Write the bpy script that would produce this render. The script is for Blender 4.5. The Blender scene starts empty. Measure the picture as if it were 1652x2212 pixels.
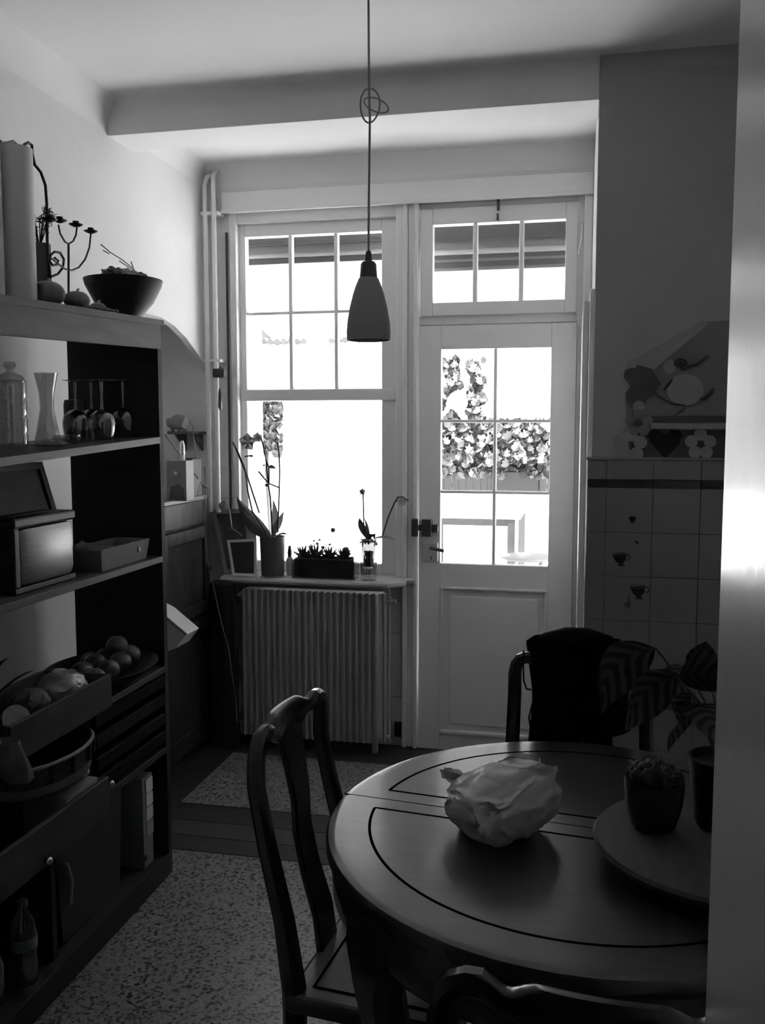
import bpy, bmesh, math, random
from mathutils import Vector, Matrix, noise
S = bpy.context.scene
COL = S.collection
R = math.radians
random.seed(7)

# ---------------------------------------------------------------- camera, world, light, exposure
W_, H_, FPX = 1652, 2212, 1950.0
CAM = Vector((0, 0, 1.465))
YAW, PIT = R(12.1), R(5.25)
cd = bpy.data.cameras.new('camera'); co = bpy.data.objects.new('camera', cd); COL.objects.link(co)
co.location = CAM; co.rotation_euler = (R(90) - PIT, 0, YAW)
cd.sensor_fit = 'VERTICAL'; cd.sensor_height = 24; cd.lens = FPX / H_ * 24; cd.clip_start = .02; cd.clip_end = 200
S.camera = co
S.view_settings.view_transform = 'Standard'; S.view_settings.look = 'None'
S.view_settings.gamma = 1; S.view_settings.use_curve_mapping = False
S.view_settings.exposure = 0.12
SKY, SUN = 1.6, 60.0
w = bpy.data.worlds.new('sky'); S.world = w; w.use_nodes = True
w.node_tree.nodes['Background'].inputs[0].default_value = (1, 1, 1, 1)
w.node_tree.nodes['Background'].inputs[1].default_value = SKY
sl = bpy.data.lights.new('sun', 'SUN'); sl.energy = SUN; sl.angle = R(1)
so = bpy.data.objects.new('sun', sl); COL.objects.link(so); so.location = (6, 2, 12)
so.rotation_euler = Vector((.75, -.22, 1.0)).to_track_quat('Z', 'Y').to_euler()
for (x0, x1, z0, z1) in ((-1.53, -.86, .82, 2.36), (-.61, -.10, .85, 1.83), (-.66, -.05, 2.0, 2.37)):
    pl = bpy.data.lights.new('daylight_portal', 'AREA'); pl.shape = 'RECTANGLE'
    pl.size = x1 - x0; pl.size_y = z1 - z0; pl.cycles.is_portal = True
    po = bpy.data.objects.new('daylight_portal', pl); COL.objects.link(po)
    po.location = ((x0 + x1) / 2, 4.13, (z0 + z1) / 2); po.rotation_euler = (R(-90), 0, 0)
S.cycles.max_bounces = 10; S.cycles.diffuse_bounces = 6; S.cycles.glossy_bounces = 4
S.cycles.transmission_bounces = 8; S.cycles.transparent_max_bounces = 12
S.cycles.caustics_reflective = False; S.cycles.caustics_refractive = False

# ---------------------------------------------------------------- helpers
_rx = Vector((math.cos(YAW), math.sin(YAW), 0))
_f = Vector((-math.sin(YAW) * math.cos(PIT), math.cos(YAW) * math.cos(PIT), -math.sin(PIT)))
_u = _rx.cross(_f)
def at(x, y, ax, v):
    """world point where the sight line of a photo pixel meets the real plane axis=v"""
    d = _rx * (x - W_ / 2) + _u * (H_ / 2 - y) + _f * FPX
    return CAM + d * ((v - CAM[ax]) / d[ax])
def aY(x, y, v): return at(x, y, 1, v)
def aX(x, y, v): return at(x, y, 0, v)
def aZ(x, y, v): return at(x, y, 2, v)

class MB:
    def __init__(s): s.bm = bmesh.new()
    def box(s, a, b, bev=0, M=None):
        c = [(a[i] + b[i]) / 2 for i in range(3)]; d = [abs(b[i] - a[i]) for i in range(3)]
        r = bmesh.ops.create_cube(s.bm, size=1)['verts']
        bmesh.ops.scale(s.bm, vec=d, verts=r); bmesh.ops.translate(s.bm, vec=c, verts=r)
        if bev:
            es = list({e for v in r for e in v.link_edges})
            q = bmesh.ops.bevel(s.bm, geom=es, offset=bev, segments=2, affect='EDGES', profile=.5)
            r = q['verts'] if M is None else list({v for v in q['verts']})
        if M is not None: bmesh.ops.transform(s.bm, matrix=M, verts=r)
        return s
    def tube(s, pts, r, seg=8, cap=True, flat=1.0):
        pts = [Vector(p) for p in pts]; n = len(pts)
        rr = r if isinstance(r, (list, tuple)) else [r] * n
        t0 = (pts[1] - pts[0]).normalized(); up = Vector((0, 0, 1)) if abs(t0.z) < .9 else Vector((1, 0, 0))
        a = t0.cross(up).normalized(); rings = []
        for i in range(n):
            t = (pts[min(i + 1, n - 1)] - pts[max(i - 1, 0)]).normalized()
            a = (a - t * a.dot(t)).normalized(); b = t.cross(a)
            rings.append([s.bm.verts.new(pts[i] + (a * math.cos(k * math.tau / seg) + b * math.sin(k * math.tau / seg) * flat) * rr[i]) for k in range(seg)])
        for i in range(n - 1):
            for k in range(seg):
                s.bm.faces.new((rings[i][k], rings[i][(k + 1) % seg], rings[i + 1][(k + 1) % seg], rings[i + 1][k]))
        if cap:
            s.bm.faces.new(rings[0][::-1]); s.bm.faces.new(rings[-1])
        return s
    def bar(s, pts, wd, th, side, bev=0):
        """rectangular section swept along pts; side = direction of the width"""
        pts = [Vector(p) for p in pts]; n = len(pts); side = Vector(side).normalized(); rings = []
        W = wd if isinstance(wd, (list, tuple)) else [wd] * n; T = th if isinstance(th, (list, tuple)) else [th] * n
        for i in range(n):
            t = (pts[min(i + 1, n - 1)] - pts[max(i - 1, 0)]).normalized()
            a = (side - t * side.dot(t)).normalized(); b = t.cross(a)
            c = .28 * min(W[i], T[i])
            o = []
            for (sx, sy) in ((1, 1), (-1, 1), (-1, -1), (1, -1)):
                for (dx, dy) in (((0, c), (c, 0)) if sx * sy < 0 else ((c, 0), (0, c))):
                    o.append(s.bm.verts.new(pts[i] + a * (sx * (W[i] / 2 - dx)) + b * (sy * (T[i] / 2 - dy))))
            o = o[0:2][::-1] + o[2:4][::-1] + o[4:6][::-1] + o[6:8][::-1]
            rings.append(o)
        for i in range(n - 1):
            for k in range(8):
                s.bm.faces.new((rings[i][k], rings[i][(k + 1) % 8], rings[i + 1][(k + 1) % 8], rings[i + 1][k]))
        s.bm.faces.new(rings[0][::-1]); s.bm.faces.new(rings[-1])
        return s
    def lathe(s, prof, c=(0, 0, 0), seg=24, sx=1, sy=1, cap0=False, cap1=False):
        rings = []
        for (r, z) in prof:
            if r < 1e-5: rings.append([s.bm.verts.new((c[0], c[1], c[2] + z))])
            else: rings.append([s.bm.verts.new((c[0] + r * sx * math.cos(k * math.tau / seg), c[1] + r * sy * math.sin(k * math.tau / seg), c[2] + z)) for k in range(seg)])
        for i in range(len(rings) - 1):
            A, B = rings[i], rings[i + 1]
            for k in range(seg):
                if len(A) == 1 and len(B) == 1: continue
                if len(A) == 1: s.bm.faces.new((A[0], B[(k + 1) % seg], B[k]))
                elif len(B) == 1: s.bm.faces.new((A[k], A[(k + 1) % seg], B[0]))
                else: s.bm.faces.new((A[k], A[(k + 1) % seg], B[(k + 1) % seg], B[k]))
        if cap0 and len(rings[0]) > 1: s.bm.faces.new(rings[0][::-1])
        if cap1 and len(rings[-1]) > 1: s.bm.faces.new(rings[-1])
        return s
    def prism(s, poly, ax, a, b):
        """polygon in the plane of the two other axes (in order), from ax=a to ax=b"""
        def P(p, v):
            q = list(p); q.insert(ax, v); return s.bm.verts.new(q)
        A = [P(p, a) for p in poly]; B = [P(p, b) for p in poly]; n = len(poly)
        s.bm.faces.new(A[::-1]); s.bm.faces.new(B)
        for i in range(n): s.bm.faces.new((A[i], A[(i + 1) % n], B[(i + 1) % n], B[i]))
        return s
    def grid(s, f, nu, nv, th=0, uv=False):
        """surface f(u,v) -> point, thickened by th along its normal"""
        V = [[s.bm.verts.new(f(i / nu, j / nv)) for j in range(nv + 1)] for i in range(nu + 1)]
        L = s.bm.loops.layers.uv.verify() if uv else None
        F = []
        for i in range(nu):
            for j in range(nv):
                q = [(i, j), (i + 1, j), (i + 1, j + 1), (i, j + 1)]
                try: fc = s.bm.faces.new([V[a][b] for a, b in q])
                except ValueError: continue
                F.append(fc)
                if L:
                    for l, (a, b) in zip(fc.loops, q): l[L].uv = (a / nu, b / nv)
        if th: bmesh.ops.solidify(s.bm, geom=F, thickness=th)
        return s
    def ball(s, c, r, sc=(1, 1, 1), sub=2, nz=0, nf=5, M=None):
        q = bmesh.ops.create_icosphere(s.bm, subdivisions=sub, radius=1)['verts']
        for v in q:
            k = 1 + (nz * noise.noise(v.co * nf + Vector(c) * 31) if nz else 0)
            p = Vector((v.co.x * r * sc[0] * k, v.co.y * r * sc[1] * k, v.co.z * r * sc[2] * k))
            v.co = (M @ p if M is not None else p) + Vector(c)
        return s

WM = {}
def wm(o): return WM.get(o.name, Matrix.Identity(4))
def tag(o, label=None, cat=None, group=None, kind=None):
    if label: o['label'] = label
    if cat: o['category'] = cat
    if group: o['group'] = group
    if kind: o['kind'] = kind
    return o
def obj(name, mb, mat, parent=None, smooth=False, local=False):
    bm = mb.bm if isinstance(mb, MB) else mb
    bmesh.ops.recalc_face_normals(bm, faces=bm.faces)
    me = bpy.data.meshes.new(name); bm.to_mesh(me); bm.free()
    if parent is not None and not local: me.transform(wm(parent).inverted())
    if smooth:
        me.polygons.foreach_set('use_smooth', [True] * len(me.polygons))
        try: me.set_sharp_from_angle(angle=R(40))
        except Exception: pass
    me.materials.append(mat)
    o = bpy.data.objects.new(name, me); COL.objects.link(o)
    if parent is not None:
        o.parent = parent; WM[o.name] = wm(parent).copy()
    return o
def thing(name, label, cat, loc=(0, 0, 0), rz=0, group=None):
    o = bpy.data.objects.new(name, None); COL.objects.link(o); o.empty_display_size = .05
    o.location = loc; o.rotation_euler = (0, 0, rz)
    WM[o.name] = Matrix.Translation(Vector(loc)) @ Matrix.Rotation(rz, 4, 'Z')
    return tag(o, label, cat, group)
def solo(name, mb, mat, label, cat, group=None, smooth=False):
    return tag(obj(name, mb, mat, None, smooth), label, cat, group)
def struct(name, mb, mat, parent=None, smooth=False):
    o = obj(name, mb, mat, parent, smooth)
    if parent is None: o['kind'] = 'structure'
    return o
def sroot(name, loc=(0, 0, 0)):
    o = bpy.data.objects.new(name, None); COL.objects.link(o); o.location = loc; o['kind'] = 'structure'
    WM[o.name] = Matrix.Translation(Vector(loc)); return o
def dup(root, loc=None, rz=None, label=None, group=None):
    def cp(o, par):
        c = o.copy(); COL.objects.link(c); c.parent = par
        for ch in [x for x in ALL.get(o.name, [])]: cp(ch, c)
        return c
    ALL = {}
    for x in COL.objects:
        if x.parent: ALL.setdefault(x.parent.name, []).append(x)
    c = cp(root, None)
    if loc is not None: c.location = loc
    if rz is not None: c.rotation_euler = (0, 0, rz)
    WM[c.name] = Matrix.Translation(Vector(c.location)) @ Matrix.Rotation(c.rotation_euler.z, 4, 'Z')
    if label: c['label'] = label
    if group: c['group'] = group
    return c

# ---------------------------------------------------------------- materials (all neutral: the photograph is black and white)
def mat(name, g, rough=.6, metal=0, spec=.5, var=0, vs=8, stretch=(1, 1, 1), bump=0, bs=60, trans=0, coat=0, dark=None, alpha=1, sss=0):
    m = bpy.data.materials.new(name); m.use_nodes = True; nt = m.node_tree; N = nt.nodes; L = nt.links
    p = N['Principled BSDF']; p.inputs['Base Color'].default_value = (g, g, g, 1)
    p.inputs['Roughness'].default_value = rough; p.inputs['Metallic'].default_value = metal
    p.inputs['Specular IOR Level'].default_value = spec; p.inputs['Transmission Weight'].default_value = trans
    p.inputs['Coat Weight'].default_value = coat; p.inputs['Coat Roughness'].default_value = .12
    p.inputs['Alpha'].default_value = alpha
    if var or bump:
        tc = N.new('ShaderNodeTexCoord'); mp = N.new('ShaderNodeMapping'); mp.inputs['Scale'].default_value = stretch
        L.new(tc.outputs['Object'], mp.inputs['Vector'])
    if var:
        n = N.new('ShaderNodeTexNoise'); n.inputs['Scale'].default_value = vs; n.inputs['Detail'].default_value = 5
        L.new(mp.outputs[0], n.inputs['Vector'])
        cr = N.new('ShaderNodeValToRGB'); lo = max(0, g * (1 - var)) if dark is None else dark; hi = g * (1 + var * .6)
        cr.color_ramp.elements[0].position = .35; cr.color_ramp.elements[1].position = .65
        cr.color_ramp.elements[0].color = (lo, lo, lo, 1); cr.color_ramp.elements[1].color = (hi, hi, hi, 1)
        L.new(n.outputs['Fac'], cr.inputs[0]); L.new(cr.outputs[0], p.inputs['Base Color'])
    if bump:
        n2 = N.new('ShaderNodeTexNoise'); n2.inputs['Scale'].default_value = bs; n2.inputs['Detail'].default_value = 4
        L.new(mp.outputs[0], n2.inputs['Vector'])
        b = N.new('ShaderNodeBump'); b.inputs['Strength'].default_value = bump; b.inputs['Distance'].default_value = .01
        L.new(n2.outputs['Fac'], b.inputs['Height']); L.new(b.outputs[0], p.inputs['Normal'])
    return m
def clear_glass(name, tint, base, edge, rough=.03):
    m = bpy.data.materials.new(name); m.use_nodes = True; nt = m.node_tree; N = nt.nodes; L = nt.links
    N.remove(N['Principled BSDF']); t = N.new('ShaderNodeBsdfTransparent'); g = N.new('ShaderNodeBsdfGlossy')
    t.inputs[0].default_value = (tint, tint, tint, 1); g.inputs['Roughness'].default_value = rough
    lw = N.new('ShaderNodeLayerWeight'); pw = N.new('ShaderNodeMath'); pw.operation = 'POWER'; pw.inputs[1].default_value = 4
    ma = N.new('ShaderNodeMath'); ma.operation = 'MULTIPLY_ADD'; ma.inputs[1].default_value = edge; ma.inputs[2].default_value = base
    L.new(lw.outputs['Facing'], pw.inputs[0]); L.new(pw.outputs[0], ma.inputs[0])
    mx = N.new('ShaderNodeMixShader'); L.new(ma.outputs[0], mx.inputs[0]); L.new(t.outputs[0], mx.inputs[1]); L.new(g.outputs[0], mx.inputs[2])
    L.new(mx.outputs[0], N['Material Output'].inputs[0]); return m
def terrazzo():
    m = bpy.data.materials.new('terrazzo'); m.use_nodes = True; nt = m.node_tree; N = nt.nodes; L = nt.links
    p = N['Principled BSDF']; p.inputs['Roughness'].default_value = .35
    tc = N.new('ShaderNodeTexCoord'); v = N.new('ShaderNodeTexVoronoi'); v.inputs['Scale'].default_value = 105; v.inputs['Randomness'].default_value = 1
    n = N.new('ShaderNodeTexNoise'); n.inputs['Scale'].default_value = 95; n.inputs['Detail'].default_value = 3
    n3 = N.new('ShaderNodeTexNoise'); n3.inputs['Scale'].default_value = 2.5
    for q in (v, n, n3): L.new(tc.outputs['Object'], q.inputs['Vector'])
    mx = N.new('ShaderNodeMath'); mx.operation = 'MULTIPLY_ADD'; mx.inputs[1].default_value = .55
    L.new(v.outputs['Color'], mx.inputs[0]); L.new(n.outputs['Fac'], mx.inputs[2])
    cr = N.new('ShaderNodeValToRGB'); e = cr.color_ramp.elements
    e[0].position = .58; e[0].color = (.012, .012, .012, 1); e[1].position = .70; e[1].color = (.19, .19, .19, 1)
    x = e.new(1.0); x.color = (.28, .28, .28, 1)
    L.new(mx.outputs[0], cr.inputs[0]); L.new(cr.outputs[0], p.inputs['Base Color']); return m
def leaf_mat(name, lo, hi, freq=9, slant=1.6, rough=.35):
    m = bpy.data.materials.new(name); m.use_nodes = True; nt = m.node_tree; N = nt.nodes; L = nt.links
    p = N['Principled BSDF']; p.inputs['Roughness'].default_value = rough
    uv = N.new('ShaderNodeUVMap'); sp = N.new('ShaderNodeSeparateXYZ'); L.new(uv.outputs[0], sp.inputs[0])
    def M(op, a, b=None):
        q = N.new('ShaderNodeMath'); q.operation = op
        for i, v in enumerate((a, b)):
            if v is None: continue
            if isinstance(v, (int, float)): q.inputs[i].default_value = v
            else: L.new(v, q.inputs[i])
        return q.outputs[0]
    du = M('ABSOLUTE', M('SUBTRACT', sp.outputs[0], .5))
    ph = M('MULTIPLY', M('SUBTRACT', sp.outputs[1], M('MULTIPLY', du, slant / 4)), freq * 6.283)
    tcn = N.new('ShaderNodeTexCoord'); nz = N.new('ShaderNodeTexNoise'); nz.inputs['Scale'].default_value = 45; L.new(tcn.outputs['Object'], nz.inputs['Vector'])
    ph = M('ADD', ph, M('MULTIPLY', nz.outputs['Fac'], 3.5))
    sn = M('MULTIPLY', M('ADD', M('SINE', ph), 1), .5)
    cr = N.new('ShaderNodeValToRGB'); e = cr.color_ramp.elements
    e[0].position = .15; e[0].color = (lo, lo, lo, 1); e[1].position = .9; e[1].color = (hi, hi, hi, 1)
    L.new(sn, cr.inputs[0]); L.new(cr.outputs[0], p.inputs['Base Color']); return m

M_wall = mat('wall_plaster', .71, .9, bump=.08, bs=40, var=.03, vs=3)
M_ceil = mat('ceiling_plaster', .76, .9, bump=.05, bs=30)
M_block = mat('dimmed_plaster', .42, .9, bump=.08, bs=40)  # dimness of the block's front partly put into the plaster colour
M_white = mat('white_paint', .78, .4, bump=.03, bs=25)
M_gloss = mat('gloss_door_paint', .50, .26, spec=.5, bump=.10, bs=14, coat=0)
M_wtile = mat('shaded_white_tile', .24, .22, var=.05, vs=4)  # white tile with the shadow on the block put into its colour
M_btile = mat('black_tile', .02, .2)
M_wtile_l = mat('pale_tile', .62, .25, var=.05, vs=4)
M_grout = mat('grout', .06, .9)
M_terr = terrazzo()
M_dark_floor = mat('dark_floor_stone', .030, .45, var=.2, vs=14)
M_mid_floor = mat('grey_floor_stone', .055, .4, var=.15, vs=14)
M_marble = mat('sill_marble', .50, .2, var=.1, vs=6)
M_dwood = mat('dark_rosewood', .018, .28, var=.35, vs=10, stretch=(6, 6, .6), coat=.35)
M_seat = mat('paler_seat_wood', .085, .35, var=.2, vs=8)  # paler wood than the chair frame
M_top = mat('table_top_wood', .036, .30, var=.18, vs=9, stretch=(1, 8, 1), coat=.6)
M_line = mat('inlay_groove', .003, .9, spec=0)
M_case = mat('bookcase_wood', .055, .5, var=.3, vs=8, stretch=(4, .6, 4))
M_case_dk = mat('old_crate_wood', .030, .6, var=.35, vs=8, stretch=(4, .6, 4))
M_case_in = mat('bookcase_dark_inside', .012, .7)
M_hall = mat('hall_paint', .10, .9)
M_cab = mat('old_cabinet_wood', .04, .55, var=.45, vs=7, stretch=(3, 3, .6))
M_lwood2 = mat('turntable_wood', .058, .6, var=.2, vs=8, stretch=(6, .8, 6))
M_charcoal = mat('charcoal_cloth', .045, .95, spec=.1, bump=.3, bs=60)
M_lwood = mat('pale_wood', .20, .5, var=.2, vs=8, stretch=(6, .8, 6))
M_black = mat('black_cloth', .006, .95, spec=.1, bump=.3, bs=120)
M_blk = mat('black_iron', .012, .45)
M_steel = mat('brushed_steel', .26, .40, metal=1, var=.1, vs=20, stretch=(1, 1, 8))
M_dsteel = mat('lock_metal', .10, .35, metal=.6)
M_alu = mat('polished_aluminium', .7, .25, metal=1)
M_glass = clear_glass('window_glass', .95, .03, .5); M_ves = clear_glass('vessel_glass', .80, .16, .8, .08); M_ves2 = clear_glass('smoky_glass', .66, .18, .8, .10)
M_rad = mat('radiator_enamel', .42, .4)
M_pendant = mat('pendant_shade', .26, .6)
M_pendcap = mat('pendant_cap', .05, .5)
M_cord = mat('grey_cord', .22, .6)
M_paper = mat('white_paper', .62, .7)
M_cream = mat('cream_cloth', .22, .9, bump=.3, bs=60)
M_pot_dark = mat('dark_glazed_pot', .012, .4, spec=.25)
M_soil = mat('soil', .07, .95, bump=.6, bs=90)
M_leaf = mat('plant_leaf', .07, .35, var=.2, vs=20)
M_leaf_l = mat('pale_leaf', .26, .4, var=.2, vs=20)
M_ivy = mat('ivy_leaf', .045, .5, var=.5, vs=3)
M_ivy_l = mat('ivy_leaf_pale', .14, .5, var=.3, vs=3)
M_calath = leaf_mat('striped_leaf', .025, .10, 5.5, 2.0, .45)
M_petal = mat('orchid_petal', .45, .6)
M_fruit = mat('fruit_skin', .10, .35, var=.3, vs=14)
M_gourd = mat('gourd_skin', .12, .5, var=.45, vs=16)
M_bowl = mat('dark_wood_bowl', .016, .6, spec=.3, var=.2, vs=10)
M_slate = mat('slate_board', .045, .7, var=.2, vs=10)
M_wicker = mat('wicker', .09, .7, bump=.6, bs=140, var=.3, vs=30)
M_fence = mat('fence_board', .035, .8, var=.3, vs=6, stretch=(5, 1, .5))
M_patio = mat('patio_paving', .75, .9)
M_outw = mat('outside_render', .80, .9)
M_bin = mat('dark_bin', .018, .6)
M_shut = mat('shutter_grey', .22, .6)
M_decor = mat('painted_board', .21, .6, var=.06, vs=6)
M_decor_d = mat('painted_board_dark', .075, .6)
M_decor_l = mat('painted_board_pale', .33, .6)

# ---------------------------------------------------------------- setting
XL, YF, ZC = -1.69, 4.0, 2.65          # left wall, far wall, ceiling
XR, YB = .05, 3.12                     # reveal of the tiled block on the right
fl = struct('floor', MB().box((-2.3, -1.6, -.12), (1.2, 4.4, -.004)), M_dark_floor)
obj('terrazzo_slab', MB().box((-1.66, -1.0, -.004), (.9, 2.82, 0)), M_terr, fl)
obj('terrazzo_slab', MB().box((-1.50, 3.20, -.004), (.04, 3.76, 0)), M_terr, fl)
obj('stone_strip', MB().box((-1.66, 2.825, -.004), (.9, 2.93, 0)), M_dark_floor, fl)
obj('stone_strip', MB().box((-1.66, 2.934, -.004), (.9, 3.05, 0)), M_mid_floor, fl)
obj('stone_strip', MB().box((-1.66, 3.054, -.004), (.9, 3.195, 0)), M_dark_floor, fl)
ce = struct('ceiling', MB().box((-2.3, -1.6, ZC), (1.2, 4.4, ZC + .15)), M_ceil)
# left wall with an arched recess at its far end
poly = [(-1.6, -.1), (2.92, -.1), (2.92, 1.55), (2.95, 1.70), (3.02, 1.82), (3.12, 1.90), (3.25, 1.925), (3.52, 1.925), (3.64, 1.905), (3.76, 1.865), (3.87, 1.81), (3.95, 1.765), (4.0, 1.735), (4.0, 2.72), (-1.6, 2.72)]
struct('wall_left', MB().prism(poly, 0, XL - .03, XL), M_wall)
struct('wall_recess', MB().box((-2.3, 2.7, -.1), (-2.02, 4.05, 2.1)).box((-2.3, 2.7, -.1), (XL - .03, 2.9, 2.1)).box((-2.3, 2.7, 1.93), (XL - .03, 4.05, 2.1)), M_wall)
struct('wall_far', MB().box((-2.3, YF, -.1), (-1.56, 4.38, 2.75)).box((-1.56, YF, 2.45), (XR, 4.38, 2.75)).box((-1.56, YF + .02, -.1), (-.70, 4.38, .755)).box((-.02, YF + .06, -.1), (XR + .02, 4.38, 2.45)), M_wall)
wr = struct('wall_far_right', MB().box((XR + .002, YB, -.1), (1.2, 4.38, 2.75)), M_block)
obj('reveal_face', MB().box((XR, YB + .001, 0), (XR + .002, 4.0, 2.6)), M_wall, wr)
struct('wall_right', MB().box((.80, .2, -.1), (1.0, YB, 2.75)), M_wall)
struct('wall_near', MB().box((.112, .2, -.1), (.85, .7, 2.75)).box((-2.3, .2, -.1), (-.80, .7, 2.75)).box((-.80, .2, 2.1), (.112, .7, 2.75)), M_wall)
struct('wall_hall', MB().box((-2.3, -1.6, -.1), (1.2, -1.5, 2.75)).box((.75, -1.5, -.1), (1.2, .2, 2.75)), M_hall)
# beam and coved corners
struct('beam', MB().box((XL, YB - .01, 2.527), (XR, 3.30, 2.69), .002), M_ceil)
def cove(name, prof, ax, a, b, m=M_ceil): return struct(name, MB().prism(prof, ax, a, b), m, None, True)
def arcpts(cx, cy, r, a0, a1, n=8, ry=None):
    ry = ry or r
    return [(cx + r * math.cos(R(a0 + (a1 - a0) * i / n)), cy + ry * math.sin(R(a0 + (a1 - a0) * i / n))) for i in range(n + 1)]
cove('trim_1', [(XL - .005, ZC + .01), (XL - .005, 2.54)] + arcpts(XL + .11, 2.54, .11, 180, 90, 8, .13) + [(XL + .11, ZC + .01)], 1, -1.5, YB)
cove('trim_2', [(XL - .005, ZC + .01), (XL - .005, 2.57)] + arcpts(XL + .10, 2.57, .10, 180, 90, 8, .10) + [(XL + .10, ZC + .01)], 1, 3.3, YF)
yb = YB - .01
def cv3(r_, z_): return [(yb + .005, ZC + .01), (yb + .005, z_)] + [(yb - r_ + r_ * math.cos(R(t)), z_ + (ZC - z_) * math.sin(R(t))) for t in range(0, 91, 11)] + [(yb - r_, ZC + .01)]
cove('trim_3', cv3(.03, 2.615), 0, XL, XR)
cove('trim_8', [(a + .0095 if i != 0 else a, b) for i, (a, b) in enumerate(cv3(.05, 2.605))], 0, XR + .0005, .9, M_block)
cove('trim_4', [(YF + .005, ZC + .01), (YF + .005, 2.56)] + [(YF - .16 + .16 * math.cos(R(t)), 2.56 + .11 * math.sin(R(t))) for t in range(0, 91, 11)] + [(YF - .16, ZC + .01)], 0, XL, XR)
# boxed head over window and door
struct('trim_5', MB().box((-1.60, YF - .035, 2.448), (XR, YF + .01, 2.535), .004).box((-1.60, YF - .045, 2.44), (XR, YF - .03, 2.455), .003), M_white)
struct('trim_6', MB().box((.014, 3.975, -.0), (XR, YF + .07, 2.448), .006), M_white)

# ---- tiles on the right block
tile_me = {}
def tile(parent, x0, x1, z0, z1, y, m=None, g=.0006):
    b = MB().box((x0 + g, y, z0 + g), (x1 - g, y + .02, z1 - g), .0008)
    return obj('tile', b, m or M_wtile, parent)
cols = [(.037, .10)] + [(.10 + .15 * i, .25 + .15 * i) for i in range(5)]
rows = [(1.298, 1.362, None), (1.27, 1.298, M_btile)] + [(1.27 - .149 * (i + 1), 1.27 - .149 * i, None) for i in range(9)]
gr = obj('tile_bed', MB().box((.042, YB - .008, -.0), (.86, YB + .001, 1.358)), M_grout, wr)
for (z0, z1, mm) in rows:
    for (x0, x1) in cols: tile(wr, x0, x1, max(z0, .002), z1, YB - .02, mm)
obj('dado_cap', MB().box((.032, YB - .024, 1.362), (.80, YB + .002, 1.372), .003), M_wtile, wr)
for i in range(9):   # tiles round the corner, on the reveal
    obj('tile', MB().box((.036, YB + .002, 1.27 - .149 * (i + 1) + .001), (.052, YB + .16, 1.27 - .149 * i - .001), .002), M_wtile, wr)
# ---- tiles beside the radiator and in the recess
wf = bpy.data.objects['wall_far']
for i in range(5):
    z1 = .755 - .076 if i == 0 else .679 - .15 * (i - 1)
    z0, z1 = (.679, .752) if i == 0 else (.679 - .15 * i, .679 - .15 * (i - 1))
    for (x0, x1) in ((-.86, -.712), (-1.01, -.86)):
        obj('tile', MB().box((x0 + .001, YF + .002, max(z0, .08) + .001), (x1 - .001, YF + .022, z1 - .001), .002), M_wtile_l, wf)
for i in range(8):
    z1 = 1.29 - .15 * i
    for k in range(4):
        x1 = -1.562 - .15 * k
        if x1 < -2.1: continue
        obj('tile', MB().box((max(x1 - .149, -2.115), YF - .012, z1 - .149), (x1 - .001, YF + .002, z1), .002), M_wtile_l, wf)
obj('socket', MB().box((-.80, YF - .01, .045), (-.755, YF + .004, .115), .003), M_blk, wf)

# ---- window
wn = sroot('window_1', (-1.17, YF + .04, .78))
y0 = YF + .03
fr = MB()
fr.box((-1.575, YF - .01, .78), (-1.542, YF + .12, 2.45), .004).box((-.795, YF - .01, .78), (-.762, YF + .12, 2.45), .004)
fr.box((-1.545, YF + .0, 2.40), (-.79, YF + .12, 2.45), .004).box((-1.545, YF + .03, .78), (-.79, YF + .12, .80), .003)
obj('frame', fr, M_white, wn)
obj('stile', MB().box((-1.545, y0, .80), (-1.512, y0 + .05, 2.405), .004), M_white, wn)
obj('stile', MB().box((-.868, y0, .80), (-.795, y0 + .05, 2.405), .004), M_white, wn)
obj('rail', MB().box((-1.512, y0, 2.345), (-.868, y0 + .05, 2.405), .003), M_white, wn)
obj('rail', MB().box((-1.54, y0 - .012, 1.595), (-.80, y0 + .05, 1.648), .004), M_white, wn)
obj('rail', MB().box((-1.512, y0, .80), (-.868, y0 + .05, .845), .003), M_white, wn)
gx = [-1.512, -1.303, -1.292, -1.087, -1.076, -.868]
for k in (1, 3): obj('muntin', MB().box((gx[k] - .003, y0 + .006, 1.648), (gx[k + 1] + .003, y0 + .044, 2.345), .004), M_white, wn)
for k in range(3): obj('muntin', MB().box((gx[2 * k], y0 + .006, 1.990), (gx[2 * k + 1], y0 + .044, 2.004), .004), M_white, wn)
for k in range(3):
    for (a, b) in ((1.648, 1.990), (2.004, 2.345)):
        obj('pane', MB().box((gx[2 * k], y0 + .024, a), (gx[2 * k + 1], y0 + .027, b)), M_glass, wn)
obj('pane', MB().box((-1.512, y0 + .024, .845), (-.868, y0 + .027, 1.595)), M_glass, wn)
obj('slide_rod', MB().box((-1.588, YF - .022, .80), (-1.579, YF - .012, 2.36), .001), M_slate, wn)
M_sh1 = mat('shutter_shade', .07, .7); M_sh2 = mat('shutter_light', .17, .7); M_sh3 = mat('shutter_bright', .45, .7)  # lit and shaded tones of the slats are put into these colours
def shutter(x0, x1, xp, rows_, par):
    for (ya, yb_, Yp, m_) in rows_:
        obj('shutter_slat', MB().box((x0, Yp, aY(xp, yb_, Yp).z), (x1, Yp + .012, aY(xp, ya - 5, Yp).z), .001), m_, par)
shutter(-1.60, -.775, 680, ((495, 525.5, 4.16, M_sh1), (526.5, 544, 4.18, M_sh2), (546, 553, 4.19, M_sh3), (554.5, 567, 4.20, M_sh1)), wn)
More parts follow.
